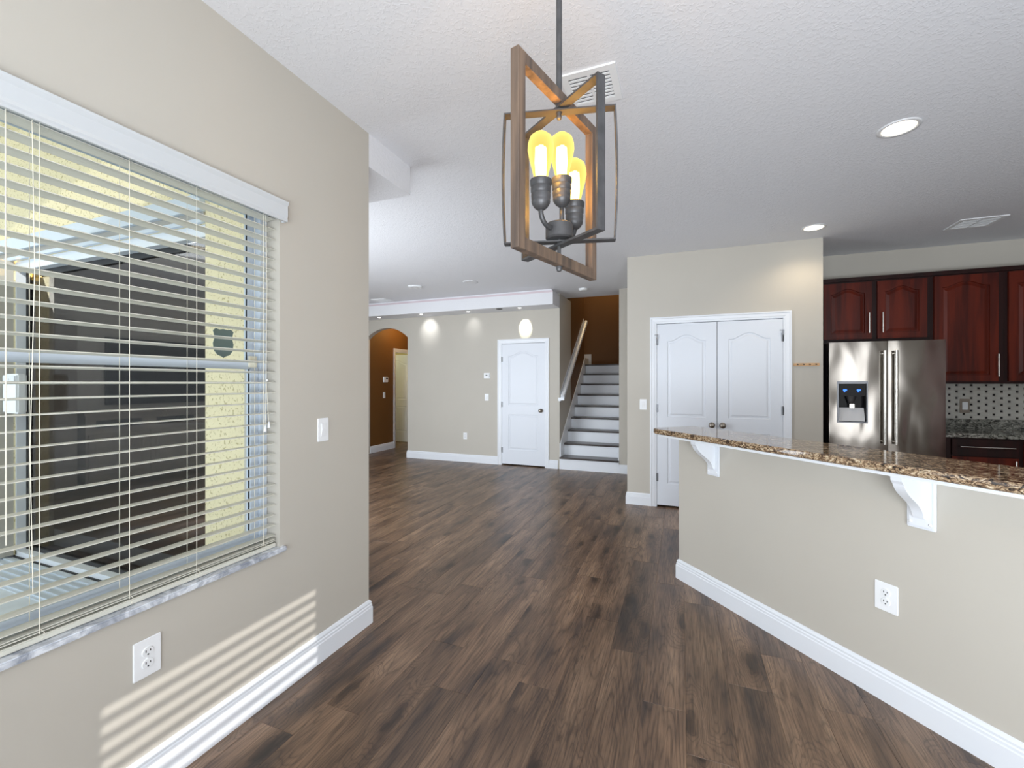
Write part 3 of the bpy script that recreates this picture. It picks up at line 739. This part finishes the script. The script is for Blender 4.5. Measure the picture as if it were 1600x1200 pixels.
corbel(.335, 'white curved corbel under the bar, farther one near its left end')
corbel(1.410, 'white curved corbel under the bar, nearer one above the outlet')

# ------------------------------------------------------------------ kitchen
def bar_handle(par, p, q, out, r=.006, m='handle'):
    p, q, out = Vector(p), Vector(q), Vector(out); d = (q-p).normalized()
    bm = BM(); tube(bm, [p+out, q+out], r, 12)
    for e in (p+d*.025, q-d*.025): tube(bm, [e, e+out], r*.75, 8)
    return build('handle', bm, M[m], par, world=True, smooth=False)
def cab_door(par, x0, x1, z0, z1, y, hx, hz0, hz1, rise=.05, st=.062, name='door'):
    bm = BM(); w, h = x1-x0, z1-z0
    panel_slab(bm, w, h, .02, [arch_outline(st, w-st, st, h-st, rise, .07)], inset=((0, 0), (.004, .009), (.012, .009), (.038, .002)))
    bmesh.ops.translate(bm, verts=bm.verts[:], vec=(x0, y-.02, z0))
    d = build(name, bm, M['cherry'], par, world=True)
    bar_handle(d, (hx, y-.02, hz0), (hx, y-.02, hz1), (0, -.03, 0)); return d
YC = 5.56
c1 = thing('wall_cabinet', 'short cherry cabinet with two arched doors above the refrigerator', 'cabinet', (1.84, YC, 1.80))
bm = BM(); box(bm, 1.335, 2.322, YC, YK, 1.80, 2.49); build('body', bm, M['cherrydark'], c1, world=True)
cab_door(c1, 1.425, 1.842, 1.842, 2.435, YC, 1.812, 1.90, 2.11)
cab_door(c1, 1.888, 2.290, 1.842, 2.435, YC, 1.925, 1.90, 2.11)
c2 = thing('wall_cabinet', 'tall cherry cabinet with one arched door right of the refrigerator', 'cabinet', (2.6, YC, 1.375))
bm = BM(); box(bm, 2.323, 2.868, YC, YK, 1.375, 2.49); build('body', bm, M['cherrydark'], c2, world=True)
cab_door(c2, 2.345, 2.822, 1.398, 2.440, YC, 2.838-.03, 1.445, 1.66)
c3 = thing('wall_cabinet', 'cherry cabinet cut off by the right edge of the view', 'cabinet', (3.1, YC, 1.375))
bm = BM(); box(bm, 2.869, 3.42, YC, YK, 1.375, 2.49); build('body', bm, M['cherrydark'], c3, world=True)
cab_door(c3, 2.895, 3.385, 1.398, 2.440, YC, 3.35, 1.445, 1.66)
bm = BM(); box(bm, 1.335, 3.42, YC-.022, YC-.0005, 2.452, 2.492); build('crown', bm, M['cherrydark'], c1, world=True)

b1 = thing('base_cabinet', 'dark cherry base cabinet with a wide drawer right of the refrigerator', 'cabinet', (2.7, 5.30, 0))
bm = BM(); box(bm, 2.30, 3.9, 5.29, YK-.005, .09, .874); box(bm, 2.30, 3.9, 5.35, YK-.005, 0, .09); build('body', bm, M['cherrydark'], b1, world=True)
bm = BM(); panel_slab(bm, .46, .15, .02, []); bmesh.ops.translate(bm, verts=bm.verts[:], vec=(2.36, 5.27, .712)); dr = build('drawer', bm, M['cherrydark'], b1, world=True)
bar_handle(dr, (2.405, 5.27, .793), (2.785, 5.27, .793), (0, -.03, 0))
cab_door(b1, 2.36, 2.82, .12, .70, 5.29, 2.79, .50, .68, 0)
cab_door(b1, 2.86, 3.32, .12, .86, 5.29, 2.90, .62, .80, 0)
k = thing('kitchen_counter', 'grey speckled granite counter and splash right of the refrigerator', 'counter', (2.9, 5.5, .877))
bm = BM(); box(bm, 2.285, 3.95, 5.25, YK-.002, .877, .915, bevel=.006); build('granite_slab', bm, M['granite2'], k, world=True)
bm = BM(); box(bm, 2.285, 3.95, YK-.022, YK-.001, .9155, 1.012, bevel=.002); build('splash', bm, M['granite2'], k, world=True)
# mosaic backsplash
bs = thing('tile_backsplash', 'pale mosaic tile backsplash with small dark dots', 'backsplash', (2.8, YK, 1.013), kind=None)
bm = BM(); box(bm, 2.27, 3.7, YK-.008, YK-.0005, 1.013, 1.374); build('grout', bm, M['grout'], bs, world=True)
bm = BM(); bd = BM(); rowh = .033; cw = .058
for r in range(11):
    z = 1.013+r*rowh
    if z+rowh > 1.376: break
    for c in range(-1, 14):
        xc = 2.31+(2*c+(r % 2))*cw
        if xc < 2.28 or xc > 3.68: continue
        box(bd, xc-.0085, xc+.0085, YK-.0125, YK-.007, z+.0075, z+rowh-.0075)
        a, b_ = xc+.0105, min(3.70, xc+2*cw-.0105)
        if b_ > a: box(bm, a, b_, YK-.0115, YK-.007, z+.0008, z+rowh-.0008)
o = build('mosaic_tile', bm, M['tile'], bs, world=True); o['kind'] = 'stuff'
o = build('dot_tile', bd, M['dot'], bs, world=True); o['kind'] = 'stuff'

# unseen cabinet added so the refrigerator door reflects something dark
tc_ = thing('added_cabinet', 'added tall dark cherry cabinet, unseen, for the refrigerator door to reflect', 'cabinet', (4.70, .55, 0))
bm = BM(); box(bm, 4.42, 4.985, -.42, 1.55, .09, 2.30); box(bm, 4.48, 4.985, -.42, 1.55, 0, .09); build('body', bm, M['cherrydark'], tc_, world=True)
for y0 in (-.40, .25, .90):
    bm = BM(); panel_slab(bm, .63, 2.12, .02, [arch_outline(.06, .57, .06, 2.06, .05, .07)], inset=((0, 0), (.004, .009), (.012, .009), (.038, .002)))
    bmesh.ops.transform(bm, matrix=Matrix.Translation((4.40, y0+.63, .13)) @ Matrix.Rotation(-PI/2, 4, 'Z'), verts=bm.verts[:]); build('door', bm, M['cherry'], tc_, world=True)

# refrigerator
fr = thing('refrigerator', 'stainless french-door refrigerator with an ice and water dispenser', 'refrigerator', (1.81, 5.5, 0))
YF = 5.13; FX0, FXM, FX1 = 1.362, 1.829, 2.254
bm = BM(); box(bm, FX0+.003, FX1-.003, YF+.07, YK-.02, .03, 1.765); build('body', bm, M['gasket'], fr, world=True)
def fdoor(x0, x1, z0, z1, hole=None):
    bm = BM()
    # slightly bowed front made of vertical strips, with an opening where the dispenser sits
    xs = [x0+(x1-x0)*i/8 for i in range(9)]; zs = [z0, z1]
    if hole:
        xs = sorted(set([x for x in xs if not (hole[0]-.02 < x < hole[1]+.02)]+[hole[0], hole[1], (hole[0]+hole[1])/2])); zs = [z0, hole[2], hole[3], z1]
    yf = lambda x: YF+.003*((2*(x-x0)/(x1-x0)-1)**2)*1.0
    g = [[bm.verts.new((x, yf(x), z)) for z in zs] for x in xs]
    h = [[bm.verts.new((x, YF+.066, z)) for z in zs] for x in xs]
    nx, nz = len(xs), len(zs)
    for i in range(nx-1):
        for j in range(nz-1):
            inn = hole and hole[0]-1e-6 <= xs[i] and xs[i+1] <= hole[1]+1e-6 and j == 1
            if not inn: bm.faces.new((g[i][j], g[i+1][j], g[i+1][j+1], g[i][j+1]))
            bm.faces.new((h[i][j], h[i][j+1], h[i+1][j+1], h[i+1][j]))
        bm.faces.new((g[i][0], h[i][0], h[i+1][0], g[i+1][0])); bm.faces.new((g[i][-1], g[i+1][-1], h[i+1][-1], h[i][-1]))
    for j in range(nz-1):
        bm.faces.new((g[0][j], g[0][j+1], h[0][j+1], h[0][j])); bm.faces.new((g[-1][j], h[-1][j], h[-1][j+1], g[-1][j+1]))
    bmesh.ops.recalc_face_normals(bm, faces=bm.faces[:])
    return bm
hole = (1.440, 1.662, 1.005, 1.375)
dl = build('door', fdoor(FX0, FXM-.002, .70, 1.782, hole), M['steel'], fr, world=True); autosmooth(dl, 20)
dr_ = build('door', fdoor(FXM+.002, FX1, .70, 1.782), M['steel'], fr, world=True); autosmooth(dr_, 20)
fz = build('freezer_drawer', fdoor(FX0, FX1, .06, .694), M['steel'], fr, world=True); autosmooth(fz, 20)
for par, x in ((dl, 1.793), (dr_, 1.880)):
    o = bar_handle(par, (x, YF+.004, .80), (x, YF+.004, 1.69), (0, -.045, 0), .0125); autosmooth(o)
o = bar_handle(fz, (1.45, YF+.004, .60), (2.16, YF+.004, .60), (0, -.045, 0), .0125); autosmooth(o)
bm = BM(); x0, x1, z0, z1 = hole; e = .012
for a in ((x0-e, x0, z0-e, z1+e+.012), (x1, x1+e, z0-e, z1+e+.012), (x0, x1, z0-e, z0), (x0, x1, z1, z1+e+.012)): box(bm, a[0], a[1], YF-.004, YF+.012, a[2], a[3], bevel=.001)
dsp = build('dispenser', bm, M['hinge'], fr, world=True)
bm = BM()   # recess
box(bm, x0, x1, YF+.060, YF+.064, z0, z1); box(bm, x0, x0+.004, YF+.008, YF+.06, z0, z1); box(bm, x1-.004, x1, YF+.008, YF+.06, z0, z1)
build('recess', bm, M['black'], dsp, world=True)
bm = BM(); box(bm, x0+.004, x1-.004, YF+.004, YF+.055, 1.255, z1, bevel=.004); build('control_panel', bm, M['black'], dsp, world=True)
for xx in (1.478, 1.588):
    bm = BM(); box(bm, xx, xx+.03, YF+.0015, YF+.0035, 1.305, 1.320); box(bm, xx+.006, xx+.016, YF+.0015, YF+.0035, 1.293, 1.302); build('display', bm, M['led'], dsp, world=True)
bm = BM(); lathe(bm, [(0, -.075), (.022, -.075), (.028, -.05), (.04, -.01), (.042, 0)], c=(1.552, YF+.035, 1.255), seg=18); build('nozzle', bm, M['dark_metal'], dsp, world=True, smooth=True)
bm = BM(); box(bm, 1.535, 1.575, YF+.02, YF+.05, 1.135, 1.178, bevel=.003); build('paddle', bm, M['handle'], dsp, world=True)
bm = BM(); prism(bm, [(YF+.058, 1.14), (YF+.046, 1.14), (YF+.012, 1.010), (YF+.058, 1.010)], lambda p: (x0+.006, p[0], p[1]), lambda p: (x1-.006, p[0], p[1])); build('drip_tray', bm, M['tub'], dsp, world=True)
bm = BM(); box(bm, 1.335, 1.358, 5.30, YK-.02, .0, 1.80); build('side_panel', bm, M['cherrydark'], c1, world=True)

# ------------------------------------------------------------------ window 1 with marble sill, blind
w1 = thing('window_1', 'white framed sash window behind ivory blinds', 'window', (-1.80, .66, .65), kind='structure')
Y0, Y1, Z0, Z1 = -.1, 1.426, .65, 2.19
bm = BM()
for a in ((Y0, Y0+.035, Z0, Z1), (Y1-.035, Y1, Z0, Z1), (Y0+.035, Y1-.035, Z0, Z0+.03), (Y0+.035, Y1-.035, Z1-.03, Z1)): box(bm, -1.83, -1.752, a[0], a[1], a[2], a[3], bevel=.002)
build('frame', bm, M['alu'], w1, world=True)
ZM = 1.452
def sash(y0, y1, z0, z1, x0, x1, w, name):
    bm = BM()
    for a in ((y0, y0+w, z0, z1), (y1-w, y1, z0, z1), (y0+w, y1-w, z0, z0+w), (y0+w, y1-w, z1-w, z1)): box(bm, x0, x1, a[0], a[1], a[2], a[3], bevel=.0015)
    s = build(name, bm, M['alu'], w1, world=True)
    bm = BM(); box(bm, (x0+x1)/2-.002, (x0+x1)/2+.002, y0+w, y1-w, z0+w, z1-w); build('pane', bm, M['glass'], s, world=True)
    bm = BM(); e = .004
    for a in ((y0+w, y0+w+e, z0+w, z1-w), (y1-w-e, y1-w, z0+w, z1-w)): box(bm, (x0+x1)/2+.0022, (x0+x1)/2+.006, a[0], a[1], a[2], a[3])
    build('gasket', bm, M['gasket'], s, world=True)
    return s
sash(Y0+.035, Y1-.035, ZM-.005, Z1-.03, -1.825, -1.797, .024, 'upper_sash')
sash(Y0+.035, Y1-.035, Z0+.03, ZM+.028, -1.795, -1.765, .036, 'lower_sash')
bm = BM(); box(bm, -1.765, -1.752, 1.34, 1.375, ZM+.0, ZM+.05, bevel=.002); build('sash_lock', bm, M['cord'], w1, world=True)
bm = BM()
sh = [(-.5, .42), (-.36, .5), (-.2, .47), (0, .5), (.2, .47), (.36, .5), (.5, .42), (.42, .2), (.5, -.02), (.46, -.25), (.3, -.4), (.08, -.46), (0, -.5), (-.08, -.46), (-.3, -.4), (-.46, -.25), (-.5, -.02), (-.42, .2)]
prism(bm, sh, lambda p: (-1.8085, 1.262+p[0]*.088, 1.552+p[1]*.122), lambda p: (-1.8065, 1.262+p[0]*.088, 1.552+p[1]*.122))
o = build('sticker', bm, M['sticker'], w1, world=True); o['label'] = 'grey shield-shaped sticker on the upper pane'
bm = BM(); box(bm, -1.80, -1.655, Y0-.02, Y1+.022, .6285, .650, bevel=.004); build('sill', bm, M['marble'], w1, world=True)

bl = thing('window_blind', 'ivory horizontal slat blind with white valance over the left window', 'blind', (-1.72, .66, 2.18))
bm = BM()   # moulded valance with returns
vp = [(0, 2.105), (.010, 2.105), (.013, 2.112), (.010, 2.120), (.013, 2.130), (.012, 2.172), (.019, 2.184), (.020, 2.192), (0, 2.192)]
sweep(bm, vp, [(-1.655, -.13), (-1.655, 1.440)]); build('valance', bm, M['valance'], bl, world=True)
bm = BM(); sweep(bm, [(0, 2.105), (.004, 2.105), (.006, 2.12), (.008, 2.17), (.012, 2.192), (0, 2.192)], [(-1.655, 1.440), (XL-.0, 1.440)][::-1]); bmesh.ops.reverse_faces(bm, faces=bm.faces[:]) ; build('valance_return', bm, M['valance'], bl, world=True)
bm = BM(); box(bm, -1.744, -1.680, -.09, 1.418, 2.135, 2.186, bevel=.002); build('headrail', bm, M['valance'], bl, world=True)
XS0, XS1 = -1.742, -1.690; PIT = .0455; NSL = 32
first = None
for i in range(NSL):
    z = 2.112-i*PIT
    if z < .685: break
    if first is None:
        bm = BM(); rows = []
        for j in range(5):
            t_ = j/4; xx = (t_-.5)*(XS1-XS0); zz = .0035*(1-(2*t_-1)**2)+ .004*(t_-.5)
            rows.append([(xx, -.085-.66, zz), (xx, 1.415-.66, zz)])
        top = [[bm.verts.new((a[0], a[1], a[2]+.0013)) for a in r] for r in rows]; bot = [[bm.verts.new((a[0], a[1], a[2]-.0013)) for a in r] for r in rows]
        for j in range(4):
            bm.faces.new((top[j][0], top[j+1][0], top[j+1][1], top[j][1])); bm.faces.new((bot[j][0], bot[j][1], bot[j+1][1], bot[j+1][0]))
            for e in (0, 1): bm.faces.new((top[j][e], bot[j][e], bot[j+1][e], top[j+1][e]))
        for j in (0, 4): bm.faces.new((top[j][0], top[j][1], bot[j][1], bot[j][0]))
        bmesh.ops.recalc_face_normals(bm, faces=bm.faces[:])
        first = build('slat', bm, M['blind'], bl); o = first
    else: o = first.copy(); COL.objects.link(o)
    o.location = ((XS0+XS1)/2+1.72, 0, z-2.18); zlast = z
bm = BM(); box(bm, XS0, XS1+.002, -.085, 1.418, .652, .670, bevel=.003); build('bottom_rail', bm, M['blind'], bl, world=True)
for z in (.677, .684):
    o = first.copy(); COL.objects.link(o); o.location = ((XS0+XS1)/2+1.72, 0, z-2.18)
for y in (.18, .42, .652, .866, 1.078, 1.356):
    bm = BM()
    for x in (XS1+.0012, XS0-.0012): tube(bm, [(x, y, 2.14), (x, y, .675)], .0011, 6)
    tube(bm, [(XS1+.0012, y, .69), (XS1-.003, y+.012, .672), (XS1+.003, y+.004, .658)], .0012, 6)
    build('ladder_cord', bm, M['cord'], bl, world=True)
bm = BM(); tube(bm, [(-1.683, .584, 2.12), (-1.680, .584, .95)], .0016, 8); build('tilt_wand', bm, M['cord'], bl, world=True)
bm = BM(); tube(bm, [(-1.684, .635, 2.13), (-1.683, .640, 1.7), (-1.681, .630, 1.2), (-1.682, .636, .8)], .0011, 6); build('pull_cord', bm, M['cord'], bl, world=True)
bm = BM(); tube(bm, [(-1.683, 1.362, 2.13), (-1.681, 1.366, 1.8), (-1.681, 1.362, 1.40), (-1.681, 1.374, 1.22)], .0012, 6); tube(bm, [(-1.681, 1.362, 1.40), (-1.681, 1.358, 1.20)], .0012, 6)
pc = build('pull_cord', bm, M['cord'], bl, world=True)
for y, z in ((1.358, 1.20), (1.376, 1.215), (1.366, 1.395)):
    bm = BM(); lathe(bm, [(0, .0), (.003, 0), (.0055, -.022), (.007, -.027), (0, -.028)] if z < 1.3 else [(0, .006), (.005, .003), (.005, -.003), (0, -.006)], c=(-1.681, y, z), seg=10); build('tassel', bm, M['white'], pc, world=True, smooth=True)

# high window behind the viewpoint, with its own blind: it stripes the sunlight
w2 = thing('window_2', 'high blinded window in the right wall behind the viewpoint', 'window', (5.1, -1.12, 1.60), kind='structure')
bm = BM()
for a in ((-1.61, -1.595, 1.60, 2.045), (-.722, -.707, 1.60, 2.045), (-1.595, -.722, 1.60, 1.612), (-1.595, -.722, 2.033, 2.045)): box(bm, 5.09, 5.13, a[0], a[1], a[2], a[3])
build('frame', bm, M['alu'], w2, world=True)
b2 = thing('window_blind', 'ivory slat blind of the high window in the right wall', 'blind', (5.05, -1.158, 2.04))
f2 = None
for i in range(8):
    if f2 is None:
        bm = BM(); box(bm, -.022, .022, -.45, .45, -.0014, .0014); f2 = build('slat', bm, M['blind'], b2); o = f2
    else: o = f2.copy(); COL.objects.link(o)
    o.location = (0, 0, -.012-i*.055); o.rotation_euler = (0, math.radians(20), 0)

# ------------------------------------------------------------------ patio slider and what shows through it
d4 = thing('door_4', 'white framed sliding glass doors on the patio outside', 'sliding door', (-3.855, 1.80, 0), kind='structure')
bm = BM(); box(bm, -5.0, -2.71, 1.79, 1.90, 2.285, 2.36); box(bm, -5.0, -4.985, 1.79, 1.90, 0, 2.285); box(bm, -5.0, -2.71, 1.79, 1.90, -.02, .03)
build('frame', bm, M['trim'], d4, world=True)
for x0, x1, y in ((-4.985, -2.712, 1.86),):
    bm = BM(); w = .02 if x1 > -3 else .03
    for a in ((x0, x0+.03, .03, 2.285), (x1-.012, x1, .03, 2.285), (x0+.03, x1-.012, .03, .06), (x0+.03, x1-.012, 2.24, 2.285)): box(bm, a[0], a[1], y-.015, y+.015, a[2], a[3])
    s = build('sash', bm, M['gasket'], d4, world=True)
    bm = BM(); box(bm, x0+.03, x1-.012, y-.003, y+.003, .06, 2.24); build('pane', bm, M['tinted'], s, world=True)
bm = BM(); box(bm, -7.7, -2.71, 1.745, 1.779, 2.43, 2.53); box(bm, -7.7, -2.71, 1.755, 1.779, 2.36, 2.385)
struct('trim_1', bm, M['alu'], 'white track trim above the patio doors', 'trim')
bm = BM(); box(bm, -7.7, -2.71, 1.769, 1.779, 2.385, 2.43); struct('trim_2', bm, M['grout'], 'grey band under the patio track trim', 'trim')
bm = BM()
for i in range(5): box(bm, -5.0, -2.5, 1.50+i*.055, 1.52+i*.055, -.02, -.005)
box(bm, -5.05, -2.5, 1.48, 1.76, -.0199, -.014)
struct('trim_3', bm, M['alu'], 'ribbed pale metal track on the patio floor', 'trim')
t = thing('wall_box', 'white rounded box hanging on the patio door post', 'box', (-4.87, 1.74, 1.3))
bm = BM(); box(bm, -.11, .11, -.03, .03, -.155, .155, bevel=.012); build('cover', bm, M['white'], t)
bm = BM(); box(bm, -.09, .09, -.036, -.029, .085, .14, bevel=.003); lathe(bm, [(0, .002), (.01, .002), (.01, 0)], seg=12, mtx=Matrix.Translation((0, -.036, .11)) @ Matrix.Rotation(PI/2, 4, 'X')); build('flap', bm, M['tub'], t)
bm = BM(); box(bm, -5.30, -5.0, 1.70, 1.779, 0, 2.36); struct('trim_4', bm, M['wall'], 'taupe post at the left of the patio doors', 'post')

tv = thing('television', 'large black television seen through the patio glass', 'television', (-7.58, 4.4, 1.55), PI/2)
bm = BM(); box(bm, -.82, .82, -.06, -.02, -.48, .48, bevel=.005); build('bezel', bm, M['gasket'], tv)
bm = BM(); box(bm, -.80, .80, -.063, -.0605, -.46, .46); build('screen', bm, M['black'], tv)
bm = BM(); box(bm, -.2, .2, -.02, .015, -.2, .2); build('mount', bm, M['gasket'], tv)
cs = thing('media_console', 'grey wooden media console under the television', 'console', (-7.39, 4.3, 0), PI/2)
bm = BM(); box(bm, -1.1, 1.1, -.19, .19, .95, 1.0, bevel=.004); build('top', bm, M['console'], cs)
bm = BM(); box(bm, -1.08, 1.08, -.17, .19, .06, .95); build('body', bm, M['console'], cs)
for i, x in enumerate((-1.05, -.34, .37)):
    bm = BM(); panel_slab(bm, .68, .60, .018, [arch_outline(.06, .62, .06, .54, 0)]); bmesh.ops.translate(bm, verts=bm.verts[:], vec=(x, -.19, .10)); build('door', bm, M['console'], cs)
    bm = BM(); box(bm, x+.08, x+.60, -.176, -.171, .78, .88); build('niche', bm, M['slot'], cs)
bm = BM(); box(bm, -1.0, 1.0, -.12, .1, 0, .06); build('plinth', bm, M['slot'], cs)
bk = thing('side_column', 'pale grey wood column left of the television', 'shelf', (-7.44, 2.95, 0), PI/2)
bm = BM(); box(bm, -.06, .22, -.15, .15, .03, 2.2, bevel=.004); build('panel', bm, M['console'], bk)
bm = BM(); box(bm, -.07, .23, -.16, .15, 0, .03); build('base', bm, M['slot'], bk)

# ------------------------------------------------------------------ pendant lantern
def CP(xc, zc, z): return Vector((cth*xc-sth*zc, sth*xc+cth*zc, z))     # viewer-aligned plan coordinates to world
PC = CP(.134, 1.231, 0)
pl = thing('pendant_lantern', 'rustic lantern of crossed wood and metal frames with three lit amber bulbs', 'pendant light', (PC.x, PC.y, 1.71))
def ring_frame(name, n0, f0, perp, thick, w, z0, z1, m, bow=0):
    """rectangular frame between plan points n0 and f0 (one side face), thickness towards perp"""
    a = CP(*n0, 0); b = CP(*f0, 0); u = (b-a).normalized(); L_ = (b-a).length; pv = (CP(perp[0], perp[1], 0)-CP(0, 0, 0)).normalized()*thick
    bm = BM()
    def P(s, z, side): return a+u*s+(pv if side else Vector((0, 0, 0)))+Vector((0, 0, z))
    nseg = 8 if bow else 1
    out = [(0, z0)]; inn = [(w, z0+w)]
    out = []; inn = []
    for i in range(nseg+1):
        t_ = i/nseg; bo = bow*math.sin(PI*t_)
        out.append((L_+bo, z0+(z1-z0)*t_)); inn.append((L_-w+bo*.9, z0+w+(z1-z0-2*w)*t_))
    for i in range(nseg+1):
        t_ = 1-i/nseg; bo = bow*math.sin(PI*t_)
        out.append((-bo, z0+(z1-z0)*t_)); inn.append((w-bo*.9, z0+w+(z1-z0-2*w)*t_))
    n = len(out)
    V = [[bm.verts.new(P(*q, sd_)) for q in ring] for ring in (out, inn) for sd_ in (0, 1)]
    o0, o1, i0, i1 = V
    for k in range(n):
        j = (k+1) % n
        bm.faces.new((o0[k], o0[j], i0[j], i0[k])); bm.faces.new((o1[k], i1[k], i1[j], o1[j]))
        bm.faces.new((o0[k], o1[k], o1[j], o0[j])); bm.faces.new((i0[k], i0[j], i1[j], i1[k]))
    bmesh.ops.recalc_face_normals(bm, faces=bm.faces[:])
    es = [e for e in bm.edges if e.calc_face_angle(0) > .5]
    if w > .01: bmesh.ops.bevel(bm, geom=es, offset=.0012, segments=1, affect='EDGES')
    return build(name, bm, m, pl, world=True)
ring_frame('wooden_frame', (.0155, 1.05), (.273, 1.397), (-.803, .596), .0245, .031, 1.716, 2.208, M['lantern'])
ring_frame('flat_frame', (.2153, 1.088), (.0299, 1.374), (.839, .544), .026, .006, 1.7724, 2.169, M['dark_metal'])
ring_frame('strap_frame', (-.024, 1.238), (.288, 1.196), (.133, .991), .028, .004, 1.783, 2.157, M['dark_metal'], bow=.006)
c = lambda z: (PC.x, PC.y, z)
bm = BM(); tube(bm, [c(2.150), c(CZ-.02)], .0083, 14); build('rod', bm, M['dark_metal'], pl, world=True, smooth=False)
bm = BM(); lathe(bm, [(0, 0), (.064, 0), (.064, -.012), (.05, -.022), (.014, -.028), (0, -.028)], c=c(CZ), seg=28); build('canopy', bm, M['dark_metal'], pl, world=True, smooth=True)
bm = BM(); lathe(bm, [(0, -.018), (.006, -.016), (.008, -.010), (.006, -.003), (.0075, 0), (.0075, .02)], c=c(2.150), seg=16); build('lower_nut', bm, M['dark_metal'], pl, world=True, smooth=True)
bm = BM(); tube(bm, [c(1.706), c(1.80)], .0055, 12); lathe(bm, [(0, -.012), (.006, -.010), (.0085, -.004), (.0085, .003), (.006, .006), (0, .006)], c=c(1.712), seg=16); build('finial', bm, M['dark_metal'], pl, world=True, smooth=False)
bm = BM(); lathe(bm, [(0, 0), (.034, 0), (.0385, .004), (.0385, .040), (.035, .044), (0, .046)], c=c(1.792), seg=28); hub = build('hub', bm, M['dark_metal'], pl, world=True); autosmooth(hub)
def lamp(xc, zc, zs, straight):
    p = CP(xc, zc, 0); C0 = Vector(c(0)); d = (p-C0); d.z = 0; L_ = d.length; d = d.normalized() if L_ > .01 else Vector((1, 0, 0))
    bm = BM()
    if straight: path = [Vector((p.x, p.y, 1.83)), Vector((p.x, p.y, zs+.004))]
    else:
        path = [C0+d*.03+Vector((0, 0, 1.818)), C0+d*.045+Vector((0, 0, 1.815))]
        for i in range(1, 7):
            a = i/6*PI/2; path.append(C0+d*(.045+(L_-.045)*math.sin(a))+Vector((0, 0, 1.815+(zs-1.815)*(1-math.cos(a)))))
        path.append(Vector((p.x, p.y, zs+.006)))
    tube(bm, path, .0068, 12); build('arm', bm, M['dark_metal'], pl, world=True, smooth=True)
    H = .082
    bm = BM(); lathe(bm, [(0, 0), (.008, 0), (.018, .008), (.0245, .018), (.0255, .024), (.0245, .026), (.0255, .029), (.0265, .042), (.025, .045), (.027, .049), (.0275, .060), (.026, .063), (.029, .068), (.0295, .080), (.027, H), (.024, H), (.023, .07), (0, .068)], c=(p.x, p.y, zs), seg=28)
    o = build('socket', bm, M['dark_metal'], pl, world=True); autosmooth(o, 50)
    z = zs+H-.004
    bm = BM(); lathe(bm, [(.0175, 0), (.019, .012), (.0245, .035), (.0315, .062), (.0355, .085), (.0345, .103), (.029, .119), (.016, .130), (0, .134)], c=(p.x, p.y, z), seg=28)
    bb = build('bulb', bm, M['bulb'], pl, world=True, smooth=True)
    bm = BM()
    for k_ in range(4):
        a = k_*PI/2+.4; r = .0085
        tube(bm, [(p.x+r*.7*math.cos(a), p.y+r*.7*math.sin(a), z+.014), (p.x+r*math.cos(a), p.y+r*math.sin(a), z+.05), (p.x+r*.8*math.cos(a), p.y+r*.8*math.sin(a), z+.092)], .0085, 6)
    build('filament', bm, M['filament'], bb, world=True, smooth=True)
    light('bulb_glow', 'POINT', (p.x, p.y, z+.06), 15, (1, .58, .2), shadow_soft_size=.02)
lamp(.078, 1.17, 1.851, False); lamp(.142, 1.235, 1.886, True); lamp(.186, 1.29, 1.840, False)
